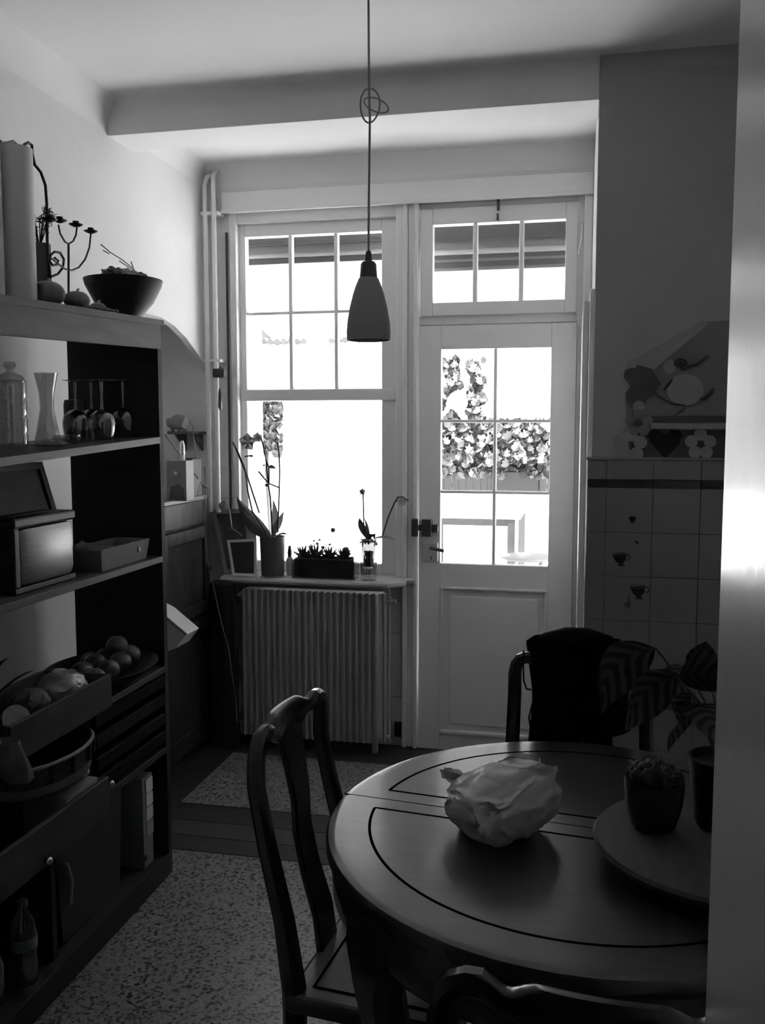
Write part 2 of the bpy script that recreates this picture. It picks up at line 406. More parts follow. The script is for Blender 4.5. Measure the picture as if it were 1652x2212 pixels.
# post between window and door
struct('trim_7', MB().box((-.764, YF - .02, .0), (-.742, YF + .10, 2.45), .005).box((-.742, YF - .005, .0), (-.712, YF + .10, 2.45), .004).box((-.713, YF - .025, .0), (-.694, YF + .10, 2.45), .005), M_white)
# ---- transom window
t2 = sroot('window_2', (-.35, YF + .04, 1.95))
obj('frame', MB().box((-.694, YF + .02, 1.925), (.02, YF + .10, 1.9625), .002).box((-.013, YF + .01, 1.95), (.02, YF + .10, 2.45), .002).box((-.694, YF + .02, 2.425), (.02, YF + .10, 2.45), .003), M_white, t2)
obj('stile', MB().box((-.688, YF + .0, 1.962), (-.632, YF + .05, 2.422), .004), M_white, t2)
obj('stile', MB().box((-.062, YF + .0, 1.962), (-.012, YF + .05, 2.422), .004), M_white, t2)
obj('rail', MB().box((-.632, YF + .0, 2.353), (-.062, YF + .05, 2.422), .003), M_white, t2)
obj('rail', MB().box((-.632, YF + .0, 1.962), (-.062, YF + .05, 2.018), .003), M_white, t2)
tx = [-.632, -.457, -.437, -.258, -.238, -.062]
for k in (1, 3): obj('muntin', MB().box((tx[k], YF + .006, 2.018), (tx[k + 1], YF + .044, 2.353), .005), M_white, t2)
for k in range(3): obj('pane', MB().box((tx[2 * k], YF + .024, 2.018), (tx[2 * k + 1], YF + .027, 2.353)), M_glass, t2)
obj('catch', MB().box((-.354, YF - .014, 2.40), (-.342, YF + .002, 2.455), .002).box((-.353, YF - .02, 2.355), (-.345, YF - .0, 2.385), .001), M_dsteel, t2)
obj('stay', MB().tube([(-.698, YF - .01, 2.30), (-.700, YF - .012, 2.27), (-.706, YF - .014, 2.18)], .003, 6), M_alu, t2)
obj('stay', MB().tube([(.006, YF - .01, 2.33), (.004, YF - .016, 2.27), (-.008, YF - .02, 2.2)], .003, 6), M_alu, t2)
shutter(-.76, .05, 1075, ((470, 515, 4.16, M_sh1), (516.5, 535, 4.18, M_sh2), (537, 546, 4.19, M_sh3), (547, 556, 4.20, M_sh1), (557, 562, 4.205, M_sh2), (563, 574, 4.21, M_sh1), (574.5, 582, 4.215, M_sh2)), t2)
# ---- door
dr = sroot('door_1', (-.35, YF + .02, 0))
def db(name, x0, x1, z0, z1, ya=.0, yb_=.045, bev=.003, m=M_white): return obj(name, MB().box((x0, YF + ya, z0), (x1, YF + yb_, z1), bev), m, dr)
db('stile', -.690, -.592, .01, 1.918); db('stile', -.114, -.008, .01, 1.918)
db('rail', -.592, -.114, 1.815, 1.918); db('rail', -.592, -.114, .755, .862); db('rail', -.592, -.114, .01, .075)
db('threshold', -.694, -.008, -.004, .012, .0, .09)
db('muntin', -.360, -.346, .862, 1.815, .005, .04)
for z in (1.178, 1.493): db('muntin', -.592, -.360, z, z + .013, .005, .04); db('muntin', -.346, -.114, z, z + .013, .005, .04)
for (a, b) in ((.862, 1.178), (1.191, 1.493), (1.506, 1.815)):
    for (x0, x1) in ((-.592, -.360), (-.346, -.114)):
        obj('pane', MB().box((x0, YF + .024, a), (x1, YF + .027, b)), M_glass, dr)
pn = MB(); pn.box((-.592, YF + .016, .075), (-.114, YF + .03, .755))
pn.box((-.552, YF + .006, .115), (-.154, YF + .02, .715), .008)
obj('panel', pn, M_white, dr)
pm = MB()
for (x0, x1, z0, z1) in ((-.592, -.114, .745, .757), (-.592, -.114, .073, .09), (-.592, -.58, .09, .745), (-.126, -.114, .09, .745)):
    pm.box((x0, YF - .006, z0), (x1, YF + .02, z1), .004)
obj('panel_moulding', pm, M_white, dr)
obj('door_frame', MB().box((-.694, YF + .03, 1.918), (.02, YF + .09, 1.93)).box((-.008, YF + .012, 0), (.016, YF + .09, 1.96), .004), M_white, dr)
lb = obj('rim_lock', MB().box((-.672, YF - .030, .985), (-.628, YF + .002, 1.062), .004), M_dsteel, dr)
obj('lock_cylinder', MB().lathe([(.0, -.002), (.014, -.002), (.014, .006), (0, .006)], (0, 0, 0), 16), M_steel, lb)
bpy.context.view_layer.update()
for v in lb.children[0].data.vertices:   # cylinder faces the room
    x, y, z = v.co + Vector((.35, -YF - .02, 0)) * 0
lb.children[0].data.transform(Matrix.Translation(Vector((-.652 + .35, -.052, 1.022))) @ Matrix.Rotation(R(90), 4, 'X'))
obj('bolt_keep', MB().box((-.716, YF - .045, .985), (-.688, YF - .025, 1.065), .003).box((-.69, YF - .025, 1.01), (-.67, YF - .008, 1.035), .002), M_dsteel, dr)
obj('bolt', MB().box((-.626, YF - .022, 1.005), (-.600, YF + .0, 1.038), .002), M_dsteel, dr)
hp = obj('lock_plate', MB().box((-.675, YF - .012, .868), (-.60, YF + .002, .958), .006), M_marble, dr)
obj('keyhole', MB().box((-.6325, YF - .0135, .879), (-.6285, YF - .0115, .893)), M_blk, hp)
obj('door_handle', MB().tube([(-.628, YF - .005, .935), (-.628, YF - .045, .935)], .007, 10).tube([(-.632, YF - .045, .936), (-.60, YF - .047, .931), (-.568, YF - .045, .925)], [.006, .0075, .008], 10), M_dsteel, dr)
# tall cupboard door on the side reveal, right of the glazed door
cu = sroot('door_2', (.03, 3.6, 0))
obj('leaf', MB().box((.012, 3.20, .04), (.034, 3.95, 1.90), .006), M_white, cu)
obj('frame', MB().box((.034, 3.16, .0), (XR + .001, 3.97, 1.935), .005), M_white, cu)
kp = aX(1243, 1243, .010)
k = MB().tube([kp, kp + Vector((-.018, 0, 0))], .002, 6)
k.tube([kp + Vector((-.018 - .009 + .009 * math.cos(t * math.tau / 14), .0, .011 * math.sin(t * math.tau / 14))) for t in range(15)], .0018, 6, False)
obj('key', k, M_blk, cu)
hq = aX(1243, 1120, .010); hr = aX(1241, 1200, .010)
obj('door_handle', MB().tube([hq, hq + Vector((-.012, 0, -.02)), Vector((hq.x - .014, hr.y, (hq.z + hr.z) / 2)), hr + Vector((-.010, 0, .0)), hr + Vector((0, 0, -.0))], .005, 8), M_alu, cu)

# ---- sill
slz = .80
sil = [(-1.585, YF + .03), (-1.585, 3.865), (-1.57, 3.845), (-.80, 3.845), (-.745, 3.905), (-.745, 3.955), (-.70, 3.955), (-.70, YF + .03)]
ss = struct('sill', MB().prism(sil, 2, .765, .793), M_marble)
obj('sill_edge', MB().tube([(-1.58, 3.848, .779), (-.80, 3.842, .779), (-.742, 3.905, .779), (-.742, 3.952, .779), (-.70, 3.952, .779)], .0135, 8), M_marble, ss, True)
# ---- jamb of the doorway the picture is taken through
tj = struct('door_3', MB().box((.106, .18, 0), (.113, .700, 2.1), .002), M_gloss)
obj('jamb_moulding', MB().box((.098, .18, 0), (.107, .560, 2.1), .003), M_gloss, tj)

# ---- outside
struct('ground', MB().box((-30, 4.4, -.15), (30, 60, -.03)), M_patio)

# ---------------------------------------------------------------- radiator
SZ = .7938
rd = thing('radiator', 'white ribbed panel radiator under the marble window sill', 'radiator', (-1.15, 3.90, .03))
rb0 = None
nr = 22; pitch = (1.482 - .832) / nr
for i in range(nr):
    if rb0 is None:
        x = -1.482; b = MB()
        b.prism([(x + .0005, 3.93), (x + .0005, 3.876), (x + .004, 3.846), (x + .0105, 3.846), (x + .014, 3.874), (x + pitch - .0005, 3.876), (x + pitch - .0005, 3.93)], 2, .055, .735)
        rb0 = obj('rib', b, M_rad, rd)
    else:
        c = rb0.copy(); COL.objects.link(c); c.location = (pitch * i, 0, 0)
obj('end_pipe', MB().tube([(-.822, 3.885, .06), (-.822, 3.885, .735)], .008, 8).tube([(-.806, 3.90, .05), (-.806, 3.90, .75)], .007, 8), M_rad, rd, True)
for (x, z) in ((-.80, .70), (-.83, .075), (-1.50, .70), (-1.50, .10)):
    obj('valve', MB().tube([(x - .018, 3.89, z), (x + .028, 3.89, z)], [.009, .012], 8).tube([(x, 3.89, z - .02), (x, 3.89, z + .02)], .010, 8), M_rad, rd, True)
obj('bracket', MB().box((-1.45, 3.93, .60), (-1.41, 3.99, .64)), M_rad, rd)
obj('bracket', MB().box((-.9, 3.93, .60), (-.86, 3.99, .64)), M_rad, rd)
obj('foot', MB().box((-1.45, 3.88, 0), (-1.43, 3.92, .056)), M_rad, rd); obj('foot', MB().box((-.88, 3.88, 0), (-.86, 3.92, .056)), M_rad, rd)

# ---------------------------------------------------------------- heating pipes in the far left corner
pp = thing('heating_pipe', 'pair of white heating pipes running down the far left corner', 'pipe', (-1.63, 3.93, 1.08))
obj('pipe', MB().tube([(-1.664, 3.93, 1.08), (-1.664, 3.93, 2.56), (-1.66, 3.95, 2.60), (-1.655, 3.99, 2.62)], .011, 10), M_white, pp, True)
obj('pipe', MB().tube([(-1.622, 3.93, 1.08), (-1.622, 3.93, 2.60), (-1.622, 3.96, 2.625), (-1.622, 3.99, 2.63)], .011, 10), M_white, pp, True)
for z in (2.43, 1.77): obj('pipe_clip', MB().box((-1.685, 3.925, z), (-1.60, 4.0, z + .014), .002), M_white, pp)
q = aY(473, 806, 3.905)
solo('pipe_thermometer', MB().box((q.x - .028, 3.895, q.z - .02), (q.x + .028, 3.92, q.z + .02), .003).tube([(q.x - .0, 3.905, q.z + .02), (q.x + .01, 3.905, q.z + .03)], .003, 6), M_blk, 'small black clamp box fixed on the white corner pipes', 'clamp')
q = aY(475, 865, 3.905)
solo('pipe_tap', MB().tube([(q.x, 3.905, q.z + .055), (q.x + .002, 3.905, q.z + .03), (q.x, 3.905, q.z - .03), (q.x + .003, 3.905, q.z - .045)], [.004, .010, .010, .004], 8), M_dsteel, 'dark wooden knob hanging below the black clamp on the pipes', 'knob', smooth=True)

# ---------------------------------------------------------------- old cabinet in the recess
CT = 1.165
cb = thing('recess_cabinet', 'worn wooden cabinet with panelled door set into the arched recess', 'cabinet', (-1.85, 3.4, 0))
obj('body', MB().box((-2.005, 2.93, .0), (-1.70, 3.955, CT - .13)), M_cab, cb)
obj('worktop', MB().box((-2.01, 2.92, CT - .022), (-1.665, 3.905, CT), .004), M_lwood, cb)
obj('front_rail', MB().box((-1.70, 2.93, CT - .13), (-1.678, 3.905, CT - .024), .003), M_cab, cb)
for (y0_, y1_) in ((2.95, 3.42), (3.44, 3.93)):
    for (z0_, z1_) in ((.62, 1.02), (.05, .60)):
        d = obj('door', MB().box((-1.70, y0_, z0_), (-1.682, y1_, z1_), .003), M_cab, cb)
        e = MB()
        for (a, b, c_, d_) in ((y0_, y0_ + .055, z0_, z1_), (y1_ - .055, y1_, z0_, z1_), (y0_ + .055, y1_ - .055, z1_ - .055, z1_), (y0_ + .055, y1_ - .055, z0_, z0_ + .055)):
            e.box((-1.684, a, c_), (-1.670, b, d_), .003)
        obj('door_frame', e, M_cab, d)
        obj('door_knob', MB().ball((-1.660, y1_ - .03, (z0_ + z1_) / 2), .011), M_blk, d, True)
# things on the cabinet
q = aX(372, 1060, -1.75)
bx = thing('picture_box', 'small box with a print of a bird figure standing on the recess cabinet', 'box', (-1.80, q.y, CT))
q0, q1 = aY(360, 1060, 3.50), aY(401, 995, 3.50)
obj('box_body', MB().box((q0.x, 3.50, CT), (q1.x, 3.58, q1.z), .003), M_decor, bx)
obj('box_print', MB().prism([(q0.x + .01, CT + .006), (q1.x - .008, CT + .006), (q1.x - .012, CT + .05), (q0.x + .055, CT + .072), (q0.x + .02, CT + .06)], 1, 3.497, 3.4995), M_decor_d, bx)
obj('box_print', MB().prism([(q0.x + .045 + .018 * math.cos(t), CT + .115 + .018 * math.sin(t)) for t in [i * math.tau / 14 for i in range(14)]], 1, 3.4965, 3.4995), M_decor, bx)
obj('box_print', MB().prism([(q0.x + .043 + .008 * math.cos(t), CT + .117 + .008 * math.sin(t)) for t in [i * math.tau / 10 for i in range(10)]], 1, 3.4955, 3.4985), M_paper, bx)
cg = [aY(x, y, 3.72) for x, y in ((402, 990), (417, 990), (417, 1054), (402, 1058))]
solo('storage_tin', MB().box((cg[0].x - .01, 3.70, CT), (cg[1].x + .005, 3.80, cg[0].z), .004), M_bin, 'plain grey tin standing behind the picture box in the recess', 'tin')
# spray bottle
q = aY(365, 1056, 3.42)
sb = thing('bottle', 'pale slim bottle at the left end of the recess cabinet', 'bottle', (q.x, 3.42, CT))
obj('bottle_body', MB().lathe([(0, 0), (.022, .002), (.023, .12), (.012, .16), (.010, .19), (0, .19)], (q.x - .03, 3.62, CT), 16), M_paper, sb, True)
obj('bottle_cap', MB().lathe([(.012, 0), (.012, .04), (.006, .06), (0, .06)], (q.x - .03, 3.62, CT + .19), 12), M_alu, sb, True)
q0, q1 = aY(356, 938, 3.68), aY(394, 989, 3.68)
solo('chopstick', MB().tube([q0, q1, q1 + (q1 - q0) * .9], .0035, 6), M_lwood, 'thin pale stick leaning slantwise behind the picture box', 'stick')
q0, q1 = aY(418, 1036, 3.90), aY(448, 1055, 3.86)
solo('wooden_spoon', MB().tube([q0, q1], [.005, .003], 6), M_lwood, 'short pale stick lying at the far corner of the cabinet top', 'stick')
# wall shelf with a plush animal
ws = thing('wall_shelf', 'small dark shelf on the end wall of the arched recess', 'shelf', tuple(aY(410, 938, 3.93)))
a, b = aY(369, 941, 3.90), aY(431, 932, 3.90)
obj('board', MB().box((a.x, 3.86, b.z - .012), (b.x, 3.99, b.z), .002), M_decor_d, ws)
obj('bracket', MB().prism([(3.87, b.z - .012), (3.99, b.z - .012), (3.99, b.z - .09)], 0, a.x + .03, a.x + .038), M_decor_d, ws)
obj('bracket', MB().prism([(3.87, b.z - .012), (3.99, b.z - .012), (3.99, b.z - .09)], 0, b.x - .03, b.x - .022), M_decor_d, ws)
pz = b.z
ps = thing('money_box', 'small grey toy animal with a white label lying on the wall shelf', 'toy', (aY(388, 930, 3.90).x, 3.90, pz))
c = aY(386, 921, 3.90); c.z = pz + .042
t = obj('animal_body', MB().ball(c, .040, (1.2, .8, .9), 2), M_shut, ps, True)
hd = aY(368, 914, 3.90)
obj('head', MB().ball(hd, .022, (1, .8, 1), 2).ball(hd + Vector((-.012, 0, .016)), .007).ball(hd + Vector((.012, 0, .018)), .007), M_shut, ps, True)
for dx in (-.03, .0, .03): obj('leg', MB().tube([c + Vector((dx, -.01, -.02)), (c.x + dx + .006, c.y - .01, pz)], [.010, .008], 8), M_shut, ps, True)
lq = aY(400, 914, 3.87)
obj('paper_label', MB().box((-.012, -.002, -.024), (.012, .002, .024), 0, Matrix.Translation(lq) @ Matrix.Rotation(R(25), 4, 'Y')), M_paper, ps)
# cable from the shelf down past the cabinet
cab = [aY(x, y, yy) for x, y, yy in ((408, 908, 3.86), (416, 922, 3.84), (424, 990, 3.80), (434, 1040, 3.79), (440, 1058, 3.78), (443, 1090, 3.78), (441, 1130, 3.78), (446, 1180, 3.78), (452, 1235, 3.78), (462, 1270, 3.78), (470, 1310, 3.78), (482, 1360, 3.78), (494, 1400, 3.78), (500, 1450, 3.78), (508, 1500, 3.78), (512, 1560, 3.78))]
solo('cable', MB().tube(cab, .0022, 6), M_shut, 'thin pale cable hanging from the wall shelf past the cabinet corner', 'cable')
cab2 = [aY(x, y, yy) for x, y, yy in ((480, 1245, 3.9), (486, 1262, 3.9), (498, 1275, 3.9), (510, 1280, 3.9))]
solo('hose', MB().tube(cab2, .004, 6), M_shut, 'short grey hose curling to the radiator valve under the sill', 'hose', smooth=True)

# ---------------------------------------------------------------- on the window sill
def frame_quad(name, label, cat, corners, y, bw, m_f, m_b, dz=0, th=.014):
    """rectangular framed board given by lower-left, lower-right, upper-right, upper-left points"""
    P = [Vector(p) for p in corners]
    t = thing(name, label, cat, tuple((P[0] + P[1]) / 2))
    nrm = (P[1] - P[0]).cross(P[3] - P[0]).normalized() * th
    C = sum(P, Vector()) / 4
    I = []
    for i in range(4):
        a = (P[(i + 1) % 4] - P[i]).normalized(); b = (P[(i - 1) % 4] - P[i]).normalized()
        I.append(P[i] + (a + b) * bw)
    for i in range(4):
        j = (i + 1) % 4; m = MB(); q = [P[i], P[j], I[j], I[i]]
        A = [m.bm.verts.new(v) for v in q]; B = [m.bm.verts.new(v + nrm) for v in q]
        m.bm.faces.new(A); m.bm.faces.new(B[::-1])
        for k in range(4): m.bm.faces.new((A[k], A[(k + 1) % 4], B[(k + 1) % 4], B[k]))
        obj('frame_side', m, m_f, t)
    m = MB(); A = [m.bm.verts.new(v + nrm * .35) for v in I]; B = [m.bm.verts.new(v + nrm * .6) for v in I]
    m.bm.faces.new(A); m.bm.faces.new(B[::-1])
    for k in range(4): m.bm.faces.new((A[k], A[(k + 1) % 4], B[(k + 1) % 4], B[k]))
    obj('board', m, m_b, t)
    return t
f1 = [aY(504, 1247, 3.875), aY(556, 1244, 3.875), aY(556, 1164, 3.905), aY(492, 1167, 3.905)]
for p in f1[:2]: p.z = SZ
frame_quad('memo_slate', 'small slate board in a rounded white frame leaning on the sill', 'slate', f1, 0, .012, M_white, M_slate)
f2 = [aY(484, 1262, 3.905), aY(548, 1252, 3.96), aY(535, 1099, 3.985), aY(456, 1103, 3.955)]
f2[0].z = SZ - .0; f2[1].z = SZ
frame_quad('chalkboard', 'larger dark chalkboard in a wooden frame leaning behind the small slate', 'chalkboard', f2, 0, .020, M_lwood, M_slate)
q = aY(544, 1150, 3.99)
solo('postcard', MB().box((q.x - .022, 3.985, SZ), (q.x + .022, 3.99, q.z + .05)), M_decor_l, 'patterned card upright between the chalkboard and the window', 'card')
q = aY(497, 1110, 3.88)
tw = thing('dried_stalk', 'dried twisted stalk with curled leaves hanging over the chalkboard', 'stalk', tuple(q))
obj('stem', MB().tube([aY(x, y, 3.865) for x, y in ((486, 1082), (494, 1097), (497, 1115), (500, 1142), (508, 1146), (522, 1157))], .0035, 6), M_lwood, tw, True)
def leaf_surf(p0, p1, p2, wd, side, cup=.15, nu=6, nv=10, pw=.8, th=.0012):
    """leaf along the quadratic curve p0-p1-p2, width wd, spread along side"""
    p0, p1, p2, side = Vector(p0), Vector(p1), Vector(p2), Vector(side).normalized()
    def f(u, v):
        c = p0 * (1 - v) ** 2 + p1 * 2 * v * (1 - v) + p2 * v * v
        tg = ((p1 - p0) * (1 - v) + (p2 - p1) * v).normalized()
        nn = tg.cross(side).normalized()
        h = wd * max(.015, math.sin(math.pi * min(1, v ** pw))) * (u - .5)
        return c + side * h + nn * (cup * wd * (2 * abs(u - .5)) ** 1.5 * math.sin(math.pi * v))
    return MB().grid(f, nu, nv, th, True)
obj('leaf', leaf_surf(aY(486, 1080, 3.865), aY(470, 1090, 3.86), aY(490, 1112, 3.865), .03, (1, .3, .2)), M_leaf_l, tw, True)
obj('leaf', leaf_surf(aY(503, 1160, 3.865), aY(505, 1150, 3.85), aY(520, 1168, 3.865), .05, (.6, .3, -1)), M_leaf, tw, True)

M_petal2 = mat('faded_petal', .32, .7)
M_stem = mat('dark_stem', .035, .6)
# big orchid in a dark cylinder pot
oy = 3.90
q = aY(589, 1241, oy)
oc = thing('orchid', 'tall orchid with long bare stalks in a dark cylinder pot on the sill', 'orchid', (q.x, oy, SZ), 0)
z1 = aY(589, 1158, oy).z - SZ
obj('pot', MB().lathe([(0, .004), (.052, .004), (.053, .05), (.058, z1), (.054, z1), (.050, z1 - .02), (0, z1 - .02)], (q.x, oy, SZ), 28), M_decor_d, oc, True)
obj('saucer', MB().lathe([(0, 0), (.056, 0), (.060, .004), (.056, .0035), (0, .005)], (q.x, oy, SZ), 28), M_marble, oc, True)
tz = SZ + z1
base = Vector((q.x, oy, tz - .01))
for (a, b, wd, sd, m) in (((530, 1105), (512, 1072), .05, (.8, .3, .8), M_leaf), ((560, 1150), (545, 1080), .0, None, None)):
    if sd: obj('leaf', leaf_surf(base, aY(540, 1130, oy - .02), aY(511, 1073, oy - .03), .075, (.5, .6, .7), .25), m, oc, True)
obj('leaf', leaf_surf(base, aY(545, 1140, oy - .03), aY(523, 1100, oy - .04), .05, (.3, .7, .8)), M_leaf, oc, True)
obj('leaf', leaf_surf(base, aY(599, 1120, oy), aY(589, 1077, oy), .035, (1, .2, 0)), M_leaf_l, oc, True)
obj('leaf', leaf_surf(base, aY(600, 1130, oy), aY(613, 1104, oy), .035, (1, .2, 0)), M_leaf_l, oc, True)
obj('leaf', leaf_surf(base, aY(610, 1150, oy), aY(621, 1156, oy), .03, (.1, 1, .3)), M_leaf, oc, True)
for L_ in (((575, 1150), (545, 1105), (535, 1060), (530, 1020), (518, 990), (503, 955)), ((560, 1108), (545, 1063), (528, 1010), (513, 975), (504, 958)),
           ((588, 1150), (584, 1075), (580, 1050), (574, 990), (568, 960), (563, 944)), ((581, 1045), (581, 1010), (575, 995)),
           ((600, 1150), (603, 1060), (604, 1020), (603, 985), (600, 957), (593, 953)), ((578, 1042), (558, 1018)), ((582, 1045), (602, 1053)), ((528, 986), (543, 984))):
    obj('stem', MB().tube([aY(x, y, oy - .01) for x, y in L_], .0036, 6), M_stem, oc, True)
for (x, y, r) in ((543, 985, .007), (577, 1048, .010), (570, 1005, .005)):
    obj('bud', MB().ball(aY(x, y, oy - .01), r, (1.2, 1, .8)), M_leaf, oc, True)
obj('leaf', leaf_surf(aY(580, 1008, oy), aY(588, 1008, oy), aY(597, 1012, oy), .018, (0, .3, 1)), M_leaf, oc, True)
def blossom(p, r, par, m=None, ax=(0, -1, .2)):
    for k in range(5):
        a = k * math.tau / 5 + .3
        d = Vector((math.cos(a), -.25, math.sin(a)))
        obj('petal', leaf_surf(p, p + d * r * .55 + Vector((0, -.003, 0)), p + d * r, r * 1.0, Vector((-math.sin(a), 0, math.cos(a))), .15, 3, 5), m or M_petal, par, True)
    obj('flower_centre', MB().ball(p + Vector((0, -.005, 0)), r * .16), m or M_petal, par, True)
blossom(aY(536, 955, oy - .02), .042, oc, M_petal2); blossom(aY(557, 945, oy - .01), .024, oc, M_petal2)

# figurine / white bottle
q = aY(626, 1240, 3.95)
fg = thing('bottle', 'small white bottle with a dark cap on the sill right of the dark orchid pot', 'bottle', (q.x, 3.95, SZ))
obj('bottle_body', MB().lathe([(0, 0), (.016, .002), (.017, .07), (.010, .085), (0, .085)], (q.x, 3.95, SZ), 16), M_paper, fg, True)
obj('bottle_cap', MB().lathe([(.009, 0), (.011, .02), (.006, .05), (0, .052)], (q.x, 3.95, SZ + .085), 12), M_decor_d, fg, True)
# glass planter with succulents
a, b = aY(634, 1248, 3.875), aY(763, 1249, 3.875)
gp = thing('glass_planter', 'rectangular glass planter with a row of spiky succulents on the sill', 'planter', ((a.x + b.x) / 2, 3.91, SZ))
zt = aY(700, 1196, 3.875).z
obj('glass_box', MB().box((a.x - .004, 3.868, SZ), (b.x + .004, 3.872, zt + .035)).box((a.x - .004, 3.958, SZ), (b.x + .004, 3.962, zt + .035)).box((a.x - .008, 3.868, SZ), (a.x - .004, 3.962, zt + .035)).box((b.x + .004, 3.868, SZ), (b.x + .008, 3.962, zt + .035)).box((a.x - .004, 3.87, SZ), (b.x + .004, 3.96, SZ + .004)), M_ves, gp)
obj('soil', MB().box((a.x, 3.875, SZ + .005), (b.x, 3.955, zt - .028), .003), M_soil, gp)
gv = MB()
for i in range(140):
    gv.ball((random.uniform(a.x + .003, b.x - .003), random.uniform(3.878, 3.952), zt - .028 + random.uniform(-.001, .003)), random.uniform(.003, .0055), sub=1)
tag(obj('gravel', gv, M_cream, gp), kind='stuff')
def rosette(c, n, L, par, m=M_leaf, name='succulent_leaf', wd=.009, tilt=(15, 70)):
    for k in range(n):
        aa = k * 2.4; el = R(tilt[0] + (tilt[1] - tilt[0]) * k / max(1, n - 1))
        d = Vector((math.cos(aa) * math.cos(el), math.sin(aa) * math.cos(el), math.sin(el)))
        obj(name, MB().tube([c, c + d * L * .45, c + d * L + Vector((0, 0, L * .08))], [wd * .5, wd * .6, .0006], 5), m, par, True)
for i, (x, L) in enumerate(((655, .062), (681, .070), (711, .060), (742, .056))):
    c = aY(x, 1204, 3.91); c.z = zt - .027
    sp = obj('succulent', MB().ball(c + Vector((0, 0, .003)), .008), M_leaf, gp, True)
    for k in range(15):
        aa = k * 2.4; el = R(12 + 68 * k / 14)
        d = Vector((math.cos(aa) * math.cos(el), math.sin(aa) * math.cos(el) * .6, math.sin(el)))
        obj('succulent_leaf', MB().tube([c, c + d * L * .45, c + d * L], [.0055, .0065, .0006], 5), M_stem, sp, True)
for (x, y, r) in ((672, 1180, .010), (685, 1174, .008), (697, 1182, .009), (712, 1176, .007), (690, 1166, .007), (678, 1168, .006)):
    p = aY(x, y, 3.93); obj('flower', MB().ball(p, r, (1, .7, .8), 2, .4), M_leaf_l, gp, True)
    obj('flower_stalk', MB().tube([p, (p.x, 3.93, zt - .03)], .0012, 5), M_leaf_l, gp)
q = aY(747, 1178, 3.93); q2 = Vector((q.x, 3.93, zt - .03))
cc = obj('cactus', MB().lathe([(.006, 0), (.016, .015), (.018, .035), (.012, .052), (0, .058)], q2, 12), M_leaf, gp, True)
q = aY(719, 1145, 3.90)
solo('paper_flower', MB().ball(q, .011, (1, .6, 1), 2, .5).tube([q, (q.x + .004, 3.905, q.z - .05), (q.x + .002, 3.905, zt - .0285)], .0008, 5), M_decor_d, 'little dark flower on a thin wire above the glass planter', 'flower')
# small orchid in a glass
oy2 = 3.885
q = aY(796, 1252, oy2)
o2 = thing('orchid', 'small orchid in a clear glass vase at the right end of the sill', 'orchid', (q.x, oy2, SZ))
zg = aY(796, 1166, oy2).z - SZ
obj('vase', MB().lathe([(0, .0), (.034, 0), (.036, .01), (.036, .04), (.043, zg), (.041, zg), (.034, .045), (.030, .018), (0, .014)], (q.x, oy2, SZ), 28), M_ves, o2, True)
obj('nursery_pot', MB().lathe([(0, .055), (.022, .055), (.033, zg - .01), (0, zg - .012)], (q.x, oy2, SZ), 20), M_ves2, o2, True)
ro = MB()
for k in range(22):
    aa = random.uniform(0, math.tau); rr = .026
    p = Vector((q.x + rr * math.cos(aa), oy2 + rr * math.sin(aa), SZ + zg - .01))
    ro.tube([p, p + Vector((random.uniform(-.012, .012), random.uniform(-.01, .01), .012)), p + Vector((random.uniform(-.022, .022), random.uniform(-.01, .01), random.uniform(-.02, .01)))], .0028, 6)
    p2 = Vector((q.x + random.uniform(-.012, .012), oy2 + random.uniform(-.012, .012), SZ + .06))
    ro.tube([p2, p2 + Vector((random.uniform(-.01, .01), 0, .03)), p2 + Vector((random.uniform(-.014, .014), 0, .07))], .0035, 6)
tag(obj('root', ro, M_leaf, o2, True), kind='stuff')
bb = Vector((q.x, oy2, SZ + zg - .005))
obj('leaf', leaf_surf(bb, aY(782, 1140, oy2), aY(776, 1118, oy2), .045, (1, .2, -.3)), M_leaf, o2, True)
obj('leaf', leaf_surf(bb, aY(800, 1140, oy2), aY(786, 1117, oy2), .03, (.3, 1, 0)), M_leaf, o2, True)
obj('leaf', leaf_surf(bb, aY(828, 1155, oy2 - .02), aY(858, 1168, oy2 - .03), .03, (.2, 1, .3)), M_leaf_l, o2, True)
obj('leaf', leaf_surf(bb, aY(805, 1140, oy2), aY(809, 1166, oy2), .03, (1, .2, 0)), M_leaf, o2, True)
for L_ in (((826, 1158), (838, 1118), (851, 1088), (858, 1076), (869, 1073), (882, 1082)), ((786, 1150), (785, 1100), (784, 1068), (780, 1060)), ((855, 1084), (860, 1072))):
    obj('stem', MB().tube([aY(x, y, oy2 - .01) for x, y in L_], .0034, 6), M_stem, o2, True)
blossom(aY(869, 1084, oy2 - .02), .022, o2); blossom(aY(783, 1062, oy2), .016, o2)
obj('bud', MB().ball(aY(888, 1088, oy2 - .02), .006), M_petal, o2, True)

